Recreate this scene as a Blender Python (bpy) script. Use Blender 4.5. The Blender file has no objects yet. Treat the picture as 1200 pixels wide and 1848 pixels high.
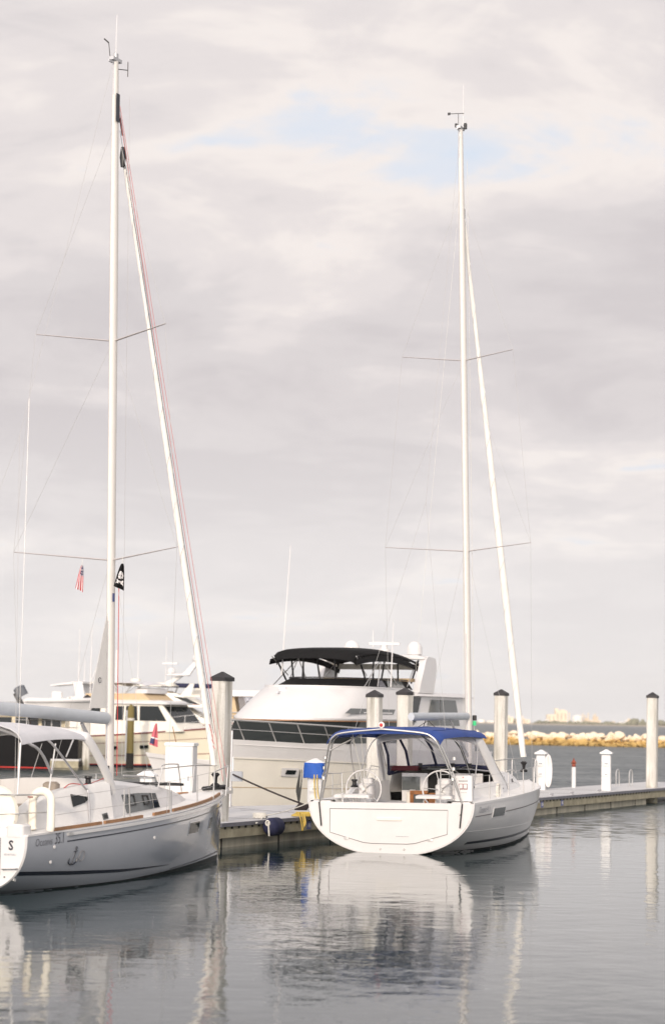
import bpy, bmesh, math, random
from math import sin, cos, pi, radians, sqrt, atan2, hypot
from mathutils import Vector, Matrix
RNG = random.Random(7)
sc = bpy.context.scene
COL = sc.collection
R_ = radians

# ------------------------------------------------------------------ materials
def new_mat(name):
    m = bpy.data.materials.new(name); m.use_nodes = True
    nt = m.node_tree
    return m, nt, nt.nodes['Principled BSDF']
def mat(name, col, rough=.5, metal=0., var=0., vscale=3., bump=0., bscale=40., coat=0., streak=False, spec=None):
    m, nt, b = new_mat(name)
    b.inputs['Roughness'].default_value = rough
    b.inputs['Metallic'].default_value = metal
    b.inputs['Coat Weight'].default_value = coat
    if spec is not None: b.inputs['Specular IOR Level'].default_value = spec
    c = (col[0], col[1], col[2], 1)
    b.inputs['Base Color'].default_value = c
    if var or bump:
        tc = nt.nodes.new('ShaderNodeTexCoord')
        src = tc.outputs['Object']
    if var:
        mp = nt.nodes.new('ShaderNodeMapping')
        if streak: mp.inputs['Scale'].default_value = (1, 1, .12)
        nt.links.new(src, mp.inputs[0])
        n = nt.nodes.new('ShaderNodeTexNoise'); n.inputs['Scale'].default_value = vscale
        n.inputs['Detail'].default_value = 6; n.inputs['Roughness'].default_value = .65
        nt.links.new(mp.outputs[0], n.inputs['Vector'])
        r = nt.nodes.new('ShaderNodeValToRGB')
        r.color_ramp.elements[0].position = .3; r.color_ramp.elements[1].position = .7
        r.color_ramp.elements[0].color = tuple(x*(1-var) for x in col)+(1,)
        r.color_ramp.elements[1].color = tuple(min(1, x*(1+var*.6)) for x in col)+(1,)
        nt.links.new(n.outputs['Fac'], r.inputs[0])
        nt.links.new(r.outputs[0], b.inputs['Base Color'])
    if bump:
        n2 = nt.nodes.new('ShaderNodeTexNoise'); n2.inputs['Scale'].default_value = bscale
        n2.inputs['Detail'].default_value = 4
        nt.links.new(src, n2.inputs['Vector'])
        bp = nt.nodes.new('ShaderNodeBump'); bp.inputs['Strength'].default_value = bump; bp.inputs['Distance'].default_value = .02
        nt.links.new(n2.outputs['Fac'], bp.inputs['Height']); nt.links.new(bp.outputs[0], b.inputs['Normal'])
    return m
M = {}
M['white'] = mat('gelcoat_white', (.67,.66,.65), .28, var=.05, vscale=1.2, coat=.3)
M['deck'] = mat('deck_white', (.78,.77,.75), .55, var=.06, vscale=4, bump=.08, bscale=120)
M['greyhull'] = mat('gelcoat_grey', (.37,.39,.425), .13, var=.04, vscale=1., coat=.5)
M['cream'] = mat('gelcoat_cream', (.80,.765,.68), .3, var=.06, vscale=1.)
M['yellowcream'] = mat('gelcoat_pale_yellow', (.72,.62,.42), .35, var=.06, vscale=1.)
M['antifoul'] = mat('antifouling_dark', (.018,.026,.026), .6, var=.4, vscale=5)
M['boot'] = mat('stripe_dark_blue', (.012,.016,.028), .3)
M['redboot'] = mat('stripe_red', (.50,.025,.018), .4)
M['maroon'] = mat('stripe_maroon', (.2,.03,.03), .4)
M['blackhull'] = mat('hull_black', (.003,.003,.004), .4, spec=.12)
M['navy'] = mat('canvas_navy', (.015,.018,.06), .8, var=.2)
M['steel'] = mat('stainless_steel', (.66,.65,.63), .48, metal=1.)
M['mast'] = mat('mast_paint', (.72,.685,.635), .35, metal=.1, var=.04, vscale=2)
M['alum'] = mat('aluminium_dull', (.50,.50,.51), .45, metal=.55, var=.08)
M['spar'] = mat('spreader_alloy', (.50,.46,.45), .5, metal=.2)
M['wire'] = mat('wire_rope', (.55,.54,.52), .4, metal=.6)
M['blue'] = mat('canvas_blue', (.018,.055,.24), .75, var=.18, vscale=2.5, bump=.5, bscale=9)
M['brightblue'] = mat('cover_bright_blue', (.006,.085,.42), .6, var=.15, vscale=6, bump=.6, bscale=12)
M['greycanvas'] = mat('canvas_light_grey', (.60,.60,.62), .85, var=.07, vscale=2., bump=.5, bscale=6)
M['boomgrey'] = mat('boom_sleeve_grey', (.47,.50,.53), .6, var=.08, vscale=3)
M['sail'] = mat('sailcloth_cream', (.90,.87,.81), .8, var=.05, vscale=3, bump=.08, bscale=8)
M['blackcanvas'] = mat('canvas_black', (.006,.006,.0065), .8, spec=.2, var=.3, vscale=3, bump=.3, bscale=8)
M['black'] = mat('black_fitting', (.012,.012,.013), .45)
M['glass'] = mat('tinted_glass', (.010,.014,.015), .06, spec=.3)
M['greyglass'] = mat('smoked_glass', (.10,.11,.11), .06)
M['mesh'] = mat('windscreen_black_mesh', (.006,.010,.010), .9)
M['teak'] = mat('teak', (.33,.175,.085), .6, var=.25, vscale=8)
M['varnish'] = mat('varnished_wood', (.30,.12,.035), .3, var=.3, vscale=6)
M['concrete'] = mat('pile_concrete', (.62,.60,.555), .85, var=.28, vscale=3.5, bump=.3, bscale=30, streak=True)
M['pilecap'] = mat('pile_cap_black', (.022,.020,.022), .5, var=.2)
M['dockdeck'] = mat('dock_concrete', (.54,.54,.54), .8, var=.10, vscale=2.2, bump=.2, bscale=60)
M['fascia'] = mat('dock_timber_olive', (.33,.30,.21), .8, var=.35, vscale=2.5, bump=.4, bscale=25)
M['pontoon'] = mat('pontoon_concrete', (.44,.41,.32), .85, var=.35, vscale=2., streak=True)
M['rubstrip'] = mat('dock_edge_strip', (.15,.15,.17), .6, var=.2)
M['dark'] = mat('shadow_gap_dark', (.012,.011,.009), .9)
M['plastic'] = mat('pedestal_white', (.74,.74,.73), .4, var=.04)
M['greybox'] = mat('meter_box_grey', (.33,.35,.38), .45, var=.08)
M['yellow'] = mat('hose_yellow', (.60,.43,.08), .5)
M['rope'] = mat('rope_white', (.68,.66,.60), .9, var=.2, vscale=30)
M['darkrope'] = mat('rope_dark', (.03,.022,.022), .9)
M['greyhose'] = mat('cable_grey', (.10,.10,.09), .7)
M['fender'] = mat('fender_cover_navy', (.014,.017,.055), .8, var=.2, vscale=10, bump=.3, bscale=60)
M['buoycover'] = mat('buoy_cover_cream', (.78,.74,.64), .7, var=.06, bump=.3, bscale=14)
M['cushion'] = mat('cushion_taupe', (.36,.31,.26), .85, var=.1)
M['red'] = mat('red_line', (.55,.05,.05), .7)
M['flagred'] = mat('flag_red', (.52,.06,.08), .8)
M['flagblue'] = mat('flag_blue', (.045,.05,.13), .8)
M['flagwhite'] = mat('flag_white', (.78,.75,.74), .8)
M['orange'] = mat('orange_plastic', (.8,.16,.02), .5)
M['green'] = mat('green_lens', (.05,.55,.22), .4)
M['ink'] = mat('lettering_dark', (.035,.035,.045), .4)
M['faintink'] = mat('lettering_grey', (.30,.31,.34), .5)
M['grime'] = mat('line_grey', (.22,.21,.21), .6)
M['olivepile'] = mat('timber_pile_olive', (.17,.135,.04), .8, var=.3, vscale=4, streak=True)
M['tan'] = mat('tan_canvas', (.55,.42,.26), .85, var=.1)
M['brown'] = mat('brown_canvas', (.22,.13,.09), .85, var=.1)
M['plate'] = mat('plate_blue', (.08,.10,.26), .5)
M['burgundy'] = mat('burgundy_cloth', (.10,.015,.02), .9)
def vinyl():
    m, nt, b = new_mat('clear_vinyl')
    b.inputs['Base Color'].default_value = (.62,.62,.66,1); b.inputs['Roughness'].default_value = .12
    t = nt.nodes.new('ShaderNodeBsdfTransparent'); t.inputs[0].default_value = (.93,.93,.95,1)
    mx = nt.nodes.new('ShaderNodeMixShader'); mx.inputs[0].default_value = .16
    nt.links.new(t.outputs[0], mx.inputs[1]); nt.links.new(b.outputs[0], mx.inputs[2])
    nt.links.new(mx.outputs[0], nt.nodes['Material Output'].inputs['Surface'])
    return m
M['vinyl'] = vinyl()
def thin_sail():
    m, nt, b = new_mat('sailcloth_thin'); b.inputs['Base Color'].default_value = (.90,.89,.87,1); b.inputs['Roughness'].default_value = .8
    t = nt.nodes.new('ShaderNodeBsdfTranslucent'); t.inputs[0].default_value = (.93,.92,.90,1)
    mx = nt.nodes.new('ShaderNodeMixShader'); mx.inputs[0].default_value = .85
    nt.links.new(b.outputs[0], mx.inputs[1]); nt.links.new(t.outputs[0], mx.inputs[2]); nt.links.new(mx.outputs[0], nt.nodes['Material Output'].inputs['Surface'])
    return m
M['thinsail'] = thin_sail()
def pilemat():
    m, nt, b = new_mat('weathered_pile_concrete'); L = nt.links.new; b.inputs['Roughness'].default_value = .88
    tc = nt.nodes.new('ShaderNodeTexCoord')
    oi = nt.nodes.new('ShaderNodeObjectInfo')
    ad = nt.nodes.new('ShaderNodeVectorMath'); ad.operation = 'ADD'; L(tc.outputs['Object'], ad.inputs[0]); L(oi.outputs['Location'], ad.inputs[1])
    def nz(s, sc_, d=6, r=.6):
        mp = nt.nodes.new('ShaderNodeMapping'); mp.inputs['Scale'].default_value = sc_; L(ad.outputs[0], mp.inputs[0])
        n = nt.nodes.new('ShaderNodeTexNoise'); n.inputs['Scale'].default_value = s; n.inputs['Detail'].default_value = d; n.inputs['Roughness'].default_value = r; L(mp.outputs[0], n.inputs['Vector']); return n.outputs['Fac']
    def ramp(v, st):
        r = nt.nodes.new('ShaderNodeValToRGB'); e = r.color_ramp.elements; e[0].position, e[0].color = st[0]; e[1].position, e[1].color = st[1]; L(v, r.inputs[0]); return r.outputs[0]
    base = ramp(nz(3.5,(1,1,.25)), [(.3,(.50,.485,.44,1)),(.7,(.70,.68,.63,1))])
    stain = ramp(nz(5.,(1.2,1.2,.07),4,.55), [(.50,(1,1,1,1)),(.70,(.55,.54,.50,1))])
    speck = ramp(nz(28.,(1,1,1),3,.7), [(.30,(.80,.79,.76,1)),(.48,(1,1,1,1))])
    z = nt.nodes.new('ShaderNodeSeparateXYZ'); L(tc.outputs['Object'], z.inputs[0])
    mr = nt.nodes.new('ShaderNodeMath'); mr.operation = 'MULTIPLY_ADD'; L(nz(2.,(1,1,1),3), mr.inputs[0]); mr.inputs[1].default_value = -1.2; L(z.outputs['Z'], mr.inputs[2])
    tide = ramp(mr.outputs[0], [(.55,(.42,.40,.30,1)),(.95,(1,1,1,1))])
    def mul(a, c):
        x = nt.nodes.new('ShaderNodeMixRGB'); x.blend_type = 'MULTIPLY'; x.inputs[0].default_value = 1; L(a, x.inputs[1]); L(c, x.inputs[2]); return x.outputs[0]
    L(mul(mul(mul(base, stain), speck), tide), b.inputs['Base Color'])
    bp = nt.nodes.new('ShaderNodeBump'); bp.inputs['Strength'].default_value = .3; bp.inputs['Distance'].default_value = .02; L(nz(30.,(1,1,1),4), bp.inputs['Height']); L(bp.outputs[0], b.inputs['Normal'])
    return m
M['pile'] = pilemat()
def rockmat():
    m, nt, b = new_mat('limestone_rock'); b.inputs['Roughness'].default_value = .9
    g = nt.nodes.new('ShaderNodeNewGeometry'); s = nt.nodes.new('ShaderNodeSeparateXYZ')
    nt.links.new(g.outputs['Position'], s.inputs[0])
    n = nt.nodes.new('ShaderNodeTexNoise'); n.inputs['Scale'].default_value = .9; n.inputs['Detail'].default_value = 5
    nt.links.new(g.outputs['Position'], n.inputs['Vector'])
    a = nt.nodes.new('ShaderNodeMath'); a.operation = 'MULTIPLY_ADD'; a.inputs[1].default_value = .9
    nt.links.new(n.outputs['Fac'], a.inputs[0]); nt.links.new(s.outputs['Z'], a.inputs[2])
    r = nt.nodes.new('ShaderNodeValToRGB'); e = r.color_ramp.elements
    e[0].position = .0; e[0].color = (.24,.16,.04,1)
    e[1].position = 1.; e[1].color = (.80,.68,.52,1)
    k = r.color_ramp.elements.new(.70); k.color = (.56,.37,.13,1)
    k = r.color_ramp.elements.new(.86); k.color = (.72,.57,.40,1)
    mr = nt.nodes.new('ShaderNodeMapRange'); mr.inputs['From Min'].default_value = .2; mr.inputs['From Max'].default_value = 1.75
    nt.links.new(a.outputs[0], mr.inputs['Value']); nt.links.new(mr.outputs[0], r.inputs[0])
    nt.links.new(r.outputs[0], b.inputs['Base Color'])
    return m
M['rock'] = rockmat()

# ------------------------------------------------------------------ mesh helpers
class MB:
    def __init__(s): s.v = []; s.f = []; s.mi = []
    def add(s, vs, fs, mi=0):
        k = len(s.v); s.v += [tuple(v) for v in vs]; s.f += [tuple(i+k for i in f) for f in fs]; s.mi += [mi]*len(fs); return s
    def box(s, c, d, rz=0., top=1., mi=0, rx=0., ry=0.):
        x, y, z = d[0]/2, d[1]/2, d[2]/2
        vs = [(-x,-y,-z),(x,-y,-z),(x,y,-z),(-x,y,-z),(-x*top,-y*top,z),(x*top,-y*top,z),(x*top,y*top,z),(-x*top,y*top,z)]
        mt = Matrix.Rotation(rz,3,'Z') @ Matrix.Rotation(ry,3,'Y') @ Matrix.Rotation(rx,3,'X')
        vs = [mt @ Vector(v) + Vector(c) for v in vs]
        return s.add(vs, [(3,2,1,0),(4,5,6,7),(0,1,5,4),(1,2,6,5),(2,3,7,6),(3,0,4,7)], mi)
    def rbox(s, c, d, r=.03, rz=0., mi=0):
        # box with rounded vertical edges and a small top bevel
        x, y, z = d[0]/2, d[1]/2, d[2]/2; ring = []
        for k, (sx, sy) in enumerate(((1,1),(-1,1),(-1,-1),(1,-1))):
            for j in range(4):
                a = k*pi/2 + j*pi/6
                ring.append((sx*(x-r)+r*cos(a), sy*(y-r)+r*sin(a)))
        cz, sz = cos(rz), sin(rz); n = len(ring)
        def P(px, py, pz): return (c[0]+px*cz-py*sz, c[1]+px*sz+py*cz, c[2]+pz)
        vs = [P(a,b,-z) for a,b in ring]+[P(a,b,z-r*.6) for a,b in ring]
        q = max(0.1, 1-r*.6/min(x,y))
        vs += [P(a*q,b*q,z) for a,b in ring]
        fs = [tuple(range(n-1,-1,-1)), tuple(range(2*n,3*n))]
        for l in (0,1):
            for i in range(n): j=(i+1)%n; fs.append((l*n+i,l*n+j,(l+1)*n+j,(l+1)*n+i))
        return s.add(vs, fs, mi)
    def tube(s, pts, r, n=8, r1=None, mi=0, ry=None, closed=False):
        pts = [Vector(p) for p in pts]; m = len(pts); vs = []; fs = []
        up = None
        for i, p in enumerate(pts):
            if closed: t = (pts[(i+1)%m]-pts[i-1]).normalized()
            else: t = (pts[min(i+1,m-1)]-pts[max(i-1,0)]).normalized()
            if up is None:
                up = Vector((0,0,1)) if abs(t.z) < .9 else Vector((0,1,0))
            a = t.cross(up); 
            if a.length < 1e-5: a = t.cross(Vector((1,0,0)))
            a.normalize(); bq = a.cross(t).normalized(); up = bq
            rr = r if r1 is None else r+(r1-r)*i/max(1,m-1)
            rb = rr if ry is None else ry*rr/r
            for k in range(n):
                an = 2*pi*k/n; vs.append(p + a*cos(an)*rr + bq*sin(an)*rb)
        for i in range(m if closed else m-1):
            for k in range(n):
                l = (k+1)%n; j = (i+1)%m
                fs.append((i*n+k, i*n+l, j*n+l, j*n+k))
        if not closed: fs += [tuple(range(n-1,-1,-1)), tuple((m-1)*n+k for k in range(n))]
        return s.add(vs, fs, mi)
    def loft(s, secs, close=False, cap0=True, cap1=True, mi=0):
        n = len(secs[0]); vs = [p for q in secs for p in q]; fs = []
        for i in range(len(secs)-1):
            for k in range(n if close else n-1):
                l = (k+1)%n
                fs.append((i*n+k, i*n+l, (i+1)*n+l, (i+1)*n+k))
        if close and cap0: fs.append(tuple(range(n-1,-1,-1)))
        if close and cap1: fs.append(tuple((len(secs)-1)*n+k for k in range(n)))
        return s.add(vs, fs, mi)
    def lathe(s, prof, c=(0,0,0), n=20, mi=0):
        secs = [[(c[0]+r*cos(2*pi*k/n), c[1]+r*sin(2*pi*k/n), c[2]+z) for k in range(n)] for r, z in prof]
        return s.loft(secs, True, mi=mi)
    def prism(s, poly, h, axis='z', o=0., mi=0):
        def P(a, b, t):
            return (a,b,t) if axis=='z' else ((t,a,b) if axis=='x' else (a,t,b))
        n = len(poly)
        vs = [P(a,b,o) for a,b in poly]+[P(a,b,o+h) for a,b in poly]
        fs = [tuple(range(n-1,-1,-1)), tuple(range(n,2*n))]+[(i,(i+1)%n,n+(i+1)%n,n+i) for i in range(n)]
        return s.add(vs, fs, mi)
    def slab(s, quad, th=.01, mi=0):
        # thick plate from a planar 3D polygon, thickness along its normal
        q = [Vector(p) for p in quad]; nn = (q[1]-q[0]).cross(q[2]-q[0]).normalized()*th; n = len(q)
        vs = q+[p+nn for p in q]
        fs = [tuple(range(n-1,-1,-1)), tuple(range(n,2*n))]+[(i,(i+1)%n,n+(i+1)%n,n+i) for i in range(n)]
        return s.add(vs, fs, mi)
    def sheet(s, grid, th=.012, mi=0):
        # thick cloth/shell from a grid of points (rows x cols)
        rows, cols = len(grid), len(grid[0])
        g = [[Vector(p) for p in r] for r in grid]; top = []; bot = []
        for i in range(rows):
            for j in range(cols):
                a = g[min(i+1,rows-1)][j]-g[max(i-1,0)][j]; b = g[i][min(j+1,cols-1)]-g[i][max(j-1,0)]
                n = a.cross(b); n = n.normalized() if n.length > 1e-9 else Vector((0,0,1))
                top.append(g[i][j]+n*th/2); bot.append(g[i][j]-n*th/2)
        N = rows*cols; fs = []
        for i in range(rows-1):
            for j in range(cols-1):
                a,b,c,d = i*cols+j,i*cols+j+1,(i+1)*cols+j+1,(i+1)*cols+j
                fs += [(d,c,b,a),(N+a,N+b,N+c,N+d)]
        rim = [(0,j) for j in range(cols)]+[(i,cols-1) for i in range(1,rows)]+[(rows-1,j) for j in range(cols-2,-1,-1)]+[(i,0) for i in range(rows-2,0,-1)]
        ids = [i*cols+j for i,j in rim]
        for k in range(len(ids)):
            a,b = ids[k],ids[(k+1)%len(ids)]; fs.append((a,b,N+b,N+a))
        return s.add(top+bot, fs, mi)
    def build(s, name, mats, parent=None, smooth=35, label=None):
        me = bpy.data.meshes.new(name); me.from_pydata(s.v, [], s.f)
        if not isinstance(mats, (list,tuple)): mats = [mats]
        for m in mats: me.materials.append(M[m] if isinstance(m,str) else m)
        if any(s.mi): me.polygons.foreach_set('material_index', s.mi)
        bm = bmesh.new(); bm.from_mesh(me); bmesh.ops.recalc_face_normals(bm, faces=bm.faces[:]); bm.to_mesh(me); bm.free()
        if smooth:
            me.shade_smooth(); me.set_sharp_from_angle(angle=R_(smooth))
        me.update()
        o = bpy.data.objects.new(name, me); COL.objects.link(o)
        if parent is not None: o.parent = parent
        if label: o['label'] = label
        return o
def tag(o, label=None, cat=None, group=None, kind=None):
    if label: o['label'] = label
    if cat: o['category'] = cat
    if group: o['group'] = group
    if kind: o['kind'] = kind
    return o
def thing(name, loc, rz, label, cat, group=None, ry=0., rx=0.):
    o = bpy.data.objects.new(name, None); COL.objects.link(o)
    o.empty_display_size = .3; o.location = loc; o.rotation_euler = (rx, ry, rz)
    return tag(o, label, cat, group)
def kids(o): return [c for c in bpy.data.objects if c.parent is o]
def copy_tree(o, parent=None):
    c = o.copy(); COL.objects.link(c)
    if parent is not None: c.parent = parent
    for ch in kids(o): copy_tree(ch, c)
    return c
def arc(p0, p1, sag, n=8):
    p0, p1 = Vector(p0), Vector(p1)
    return [p0.lerp(p1, i/n)+Vector((0,0,-sag*4*(i/n)*(1-i/n))) for i in range(n+1)]
def smoothpath(pts, n=6):
    P = [Vector(p) for p in pts]; out = []
    for i in range(len(P)-1):
        p0, p1, p2, p3 = P[max(i-1,0)], P[i], P[i+1], P[min(i+2,len(P)-1)]
        for k in range(n):
            t = k/n
            out.append(.5*((2*p1)+(p2-p0)*t+(2*p0-5*p1+4*p2-p3)*t*t+(3*p1-p0-3*p2+p3)*t**3))
    out.append(P[-1]); return out
def lerp(a, b, t): return a+(b-a)*t
def pl(xs, ys, x):
    if x <= xs[0]: return ys[0]
    for i in range(len(xs)-1):
        if x <= xs[i+1]: return lerp(ys[i], ys[i+1], (x-xs[i])/(xs[i+1]-xs[i]))
    return ys[-1]
def text_mesh(txt, size, fn, name, m, parent, label=None, extr=0., sx=1., weight=0.):
    """letters as mesh; fn maps (u, v) of the flat lettering to a 3D point"""
    cu = bpy.data.curves.new('lettering', 'FONT'); cu.body = txt; cu.size = size; cu.resolution_u = 2; cu.offset = weight
    ob = bpy.data.objects.new('lettering_tmp', cu); COL.objects.link(ob)
    bpy.context.view_layer.update()
    dg = bpy.context.evaluated_depsgraph_get()
    me = bpy.data.meshes.new_from_object(ob.evaluated_get(dg))
    bpy.data.objects.remove(ob); bpy.data.curves.remove(cu)
    bm = bmesh.new(); bm.from_mesh(me)
    bmesh.ops.triangulate(bm, faces=bm.faces[:]); bmesh.ops.subdivide_edges(bm, edges=[e for e in bm.edges if e.calc_length() > .12], cuts=2)
    for v in bm.verts: v.co = fn(v.co.x*sx, v.co.y)
    bm.to_mesh(me); bm.free(); me.name = name
    me.materials.clear(); me.materials.append(M[m])
    o = bpy.data.objects.new(name, me); COL.objects.link(o); o.parent = parent
    if label: o['label'] = label
    return o

# ------------------------------------------------------------------ hulls
class Hull:
    def __init__(s, L, b0, bm, ym, z0, z1, nb0=2.15, nb1=1.35, pw=2.3, kmid=-.55, kbow=-.45, k0=-.06, rake=.25, sag=.03, be=.9):
        s.L,s.b0,s.bm,s.ym,s.z0,s.z1,s.nb0,s.nb1,s.pw,s.kmid,s.kbow,s.k0,s.rake,s.sag,s.be = L,b0,bm,ym,z0,z1,nb0,nb1,pw,kmid,kbow,k0,rake,sag,be
    def b(s, Y):
        if Y <= s.ym:
            u = 1-Y/s.ym; return s.bm-(s.bm-s.b0)*u*u
        u = min(1., (Y-s.ym)/(s.L-s.ym)); return s.bm*max(0., 1-u**s.pw)**s.be
    def zs(s, Y):
        u = Y/s.L; return s.z0+(s.z1-s.z0)*u-s.sag*4*u*(1-u)
    def zk(s, Y):
        u = Y/s.L
        if u < .45: return s.k0+(s.kmid-s.k0)*sin(max(0,u)/.45*pi/2)
        v = (u-.45)/.55; return s.kmid+(s.kbow-s.kmid)*v*v
    def n(s, Y): return s.nb0+(s.nb1-s.nb0)*(max(0., Y)/s.L)**1.5
    def x(s, Y, z):
        zk, zs = s.zk(Y), s.zs(Y); t = min(1., max(0., (z-zk)/(zs-zk))); n = s.n(Y)
        return s.b(Y)*max(0., 1-(1-t)**n)**(1/n)
    def pt(s, Y, t, sgn=1):
        zk, zs = s.zk(Y), s.zs(Y); z = zk+(zs-zk)*t; n = s.n(Y)
        return (sgn*s.b(Y)*max(0., 1-(1-t)**n)**(1/n), Y-s.rake*(1-t)*max(0.,Y/s.L)**8, z)
    def stations(s, n=36): return [s.L*(1-(1-i/n)**1.35) for i in range(n+1)]
    def mesh(s, th=None):
        mb = MB(); ts = [0,.02,.05,.09,.14,.2,.27,.35,.44,.53,.63,.73,.83,.92,1.]
        secs = []
        for Y in s.stations():
            secs.append([s.pt(Y,t,-1) for t in reversed(ts)]+[s.pt(Y,t,1) for t in ts[1:]])
        return mb.loft(secs)
    def strip(s, Y0, Y1, zlo, zhi, n=40, off=.006, sgn=1):
        """band on the topside between heights zlo(Y), zhi(Y)"""
        mb = MB(); secs = []
        for i in range(n+1):
            Y = lerp(Y0, Y1, i/n); lo, hi = zlo(Y), zhi(Y)
            row = []
            for k in range(4):
                z = lerp(lo, hi, k/3); zk, zs = s.zk(Y), s.zs(Y); t = (z-zk)/(zs-zk)
                row.append((sgn*(s.x(Y,z)+off), Y-s.rake*(1-t)*max(0.,Y/s.L)**8, z))
            row += [(sgn*(s.x(Y,lerp(lo,hi,k/3))-.004), row[k][1], row[k][2]) for k in (3,0)]
            secs.append(row)
        return mb.loft(secs, True)
    def patch(s, Y0, Y1, zlo, zhi, off=.008): return s.strip(Y0, Y1, zlo, zhi, 6, off)
    def on(s, Y, z, off=.007): return (s.x(Y,z)+off, Y, z)
    def rail(s, Y0, Y1, dx, dz, w, h, sgn=1, n=24):
        secs = []
        mb = MB()
        for i in range(n+1):
            Y = lerp(Y0,Y1,i/n); x = s.b(Y)+dx; z = s.zs(Y)+dz
            secs.append([(sgn*(x-w/2),Y,z),(sgn*(x+w/2),Y,z),(sgn*(x+w/2),Y,z+h),(sgn*(x-w/2),Y,z+h)])
        return mb.loft(secs, True)
    def decksec(s, Y, inn, camber, dz=.0, n=9):
        b = max(0., s.b(Y)-inn); return [(lerp(-b,b,k/(n-1)), Y, s.zs(Y)+dz+camber*(1-(2*k/(n-1)-1)**2)) for k in range(n)]

def mast_geo(root, Yb, rake, z0, z1, w, l, spr, color='mast'):
    """spr: list of (z, tipz, half, aft)"""
    mb = MB(); secs = []
    for i in range(9):
        u = i/8; z = lerp(z0, z1, u); Y = Yb-rake*u; k = 1 if u < .8 else lerp(1, .72, (u-.8)/.2)
        secs.append([(w/2*k*cos(a), Y+l/2*k*sin(a), z) for a in [2*pi*j/14 for j in range(14)]])
    mb.loft(secs, True)
    m = mb.build('mast', color, root)
    MB().box((0,Yb-rake,z1+.03),(w*.7,l*1.5,.07)).box((0,Yb-rake-l*.9,z1-.05),(.03,.14,.05)).build('masthead', 'alum', m)
    def my(z): return Yb-rake*(z-z0)/(z1-z0)
    for z, tz, hw, aft in spr:
        for sg in (-1,1):
            MB().tube([(sg*w*.4,my(z),z),(sg*hw,my(z)-aft,tz)], .030, 8, r1=.018, ry=.016).build('spreader','spar', m)
    tr = MB(); tr.add([(x,Yb-rake*(0 if z==z0 else 1)-(l/2 if z==z0 else l/2*.72)-dy,z) for z in (z0,z1) for x,dy in ((-.016,.004),(.016,.004),(.016,-.02),(-.016,-.02))],[(0,1,5,4),(1,2,6,5),(2,3,7,6),(3,0,4,7),(3,2,1,0),(4,5,6,7)])
    tr.build('sail_track','alum',m)
    return m, my
def wire(root, a, b, r=.004, m='wire', name='shroud', n=5):
    return MB().tube([a,b], r, n).build(name, m, root)
def furled_sail(root, top, bot, r, name='furled_headsail'):
    top, bot = Vector(top), Vector(bot); secs = []; mb = MB(); n = 26
    pts = [bot.lerp(top, i/n) for i in range(n+1)]
    for i, p in enumerate(pts):
        u = i/n; rr = r*(.62+.55*sin(pi*min(1,u*1.15+.12))**.7*(1-u*.45)) * (1+.06*sin(u*47))
        secs.append([(p.x+rr*cos(2*pi*k/10+u*9), p.y+rr*sin(2*pi*k/10+u*9), p.z) for k in range(10)])
    fs = mb.loft(secs, True).build(name, 'sail', root, 60)
    hx = []
    for i in range(241):
        u = i/240; p = bot.lerp(top,u); rr = r*(.62+.55*sin(pi*min(1,u*1.15+.12))**.7*(1-u*.45))*1.03; a = u*2*pi*13
        hx.append((p.x+rr*cos(a),p.y+rr*sin(a),p.z))
    MB().tube(hx,.006,4).build('wrap_edge','greycanvas',fs)
    return fs

# frames of the moored boats
PH = {'R': R_(22), 'L': R_(25), 'D': R_(25)}
ORG = {'R': (1.51,50.23), 'L': (-6.79,37.53), 'D': (-2.57,50.8)}
def dock_world(X, Y, z=0.):
    c, n = cos(PH['D']), sin(PH['D']); return (ORG['D'][0]+X*c+Y*n, ORG['D'][1]-X*n+Y*c, z)

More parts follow.
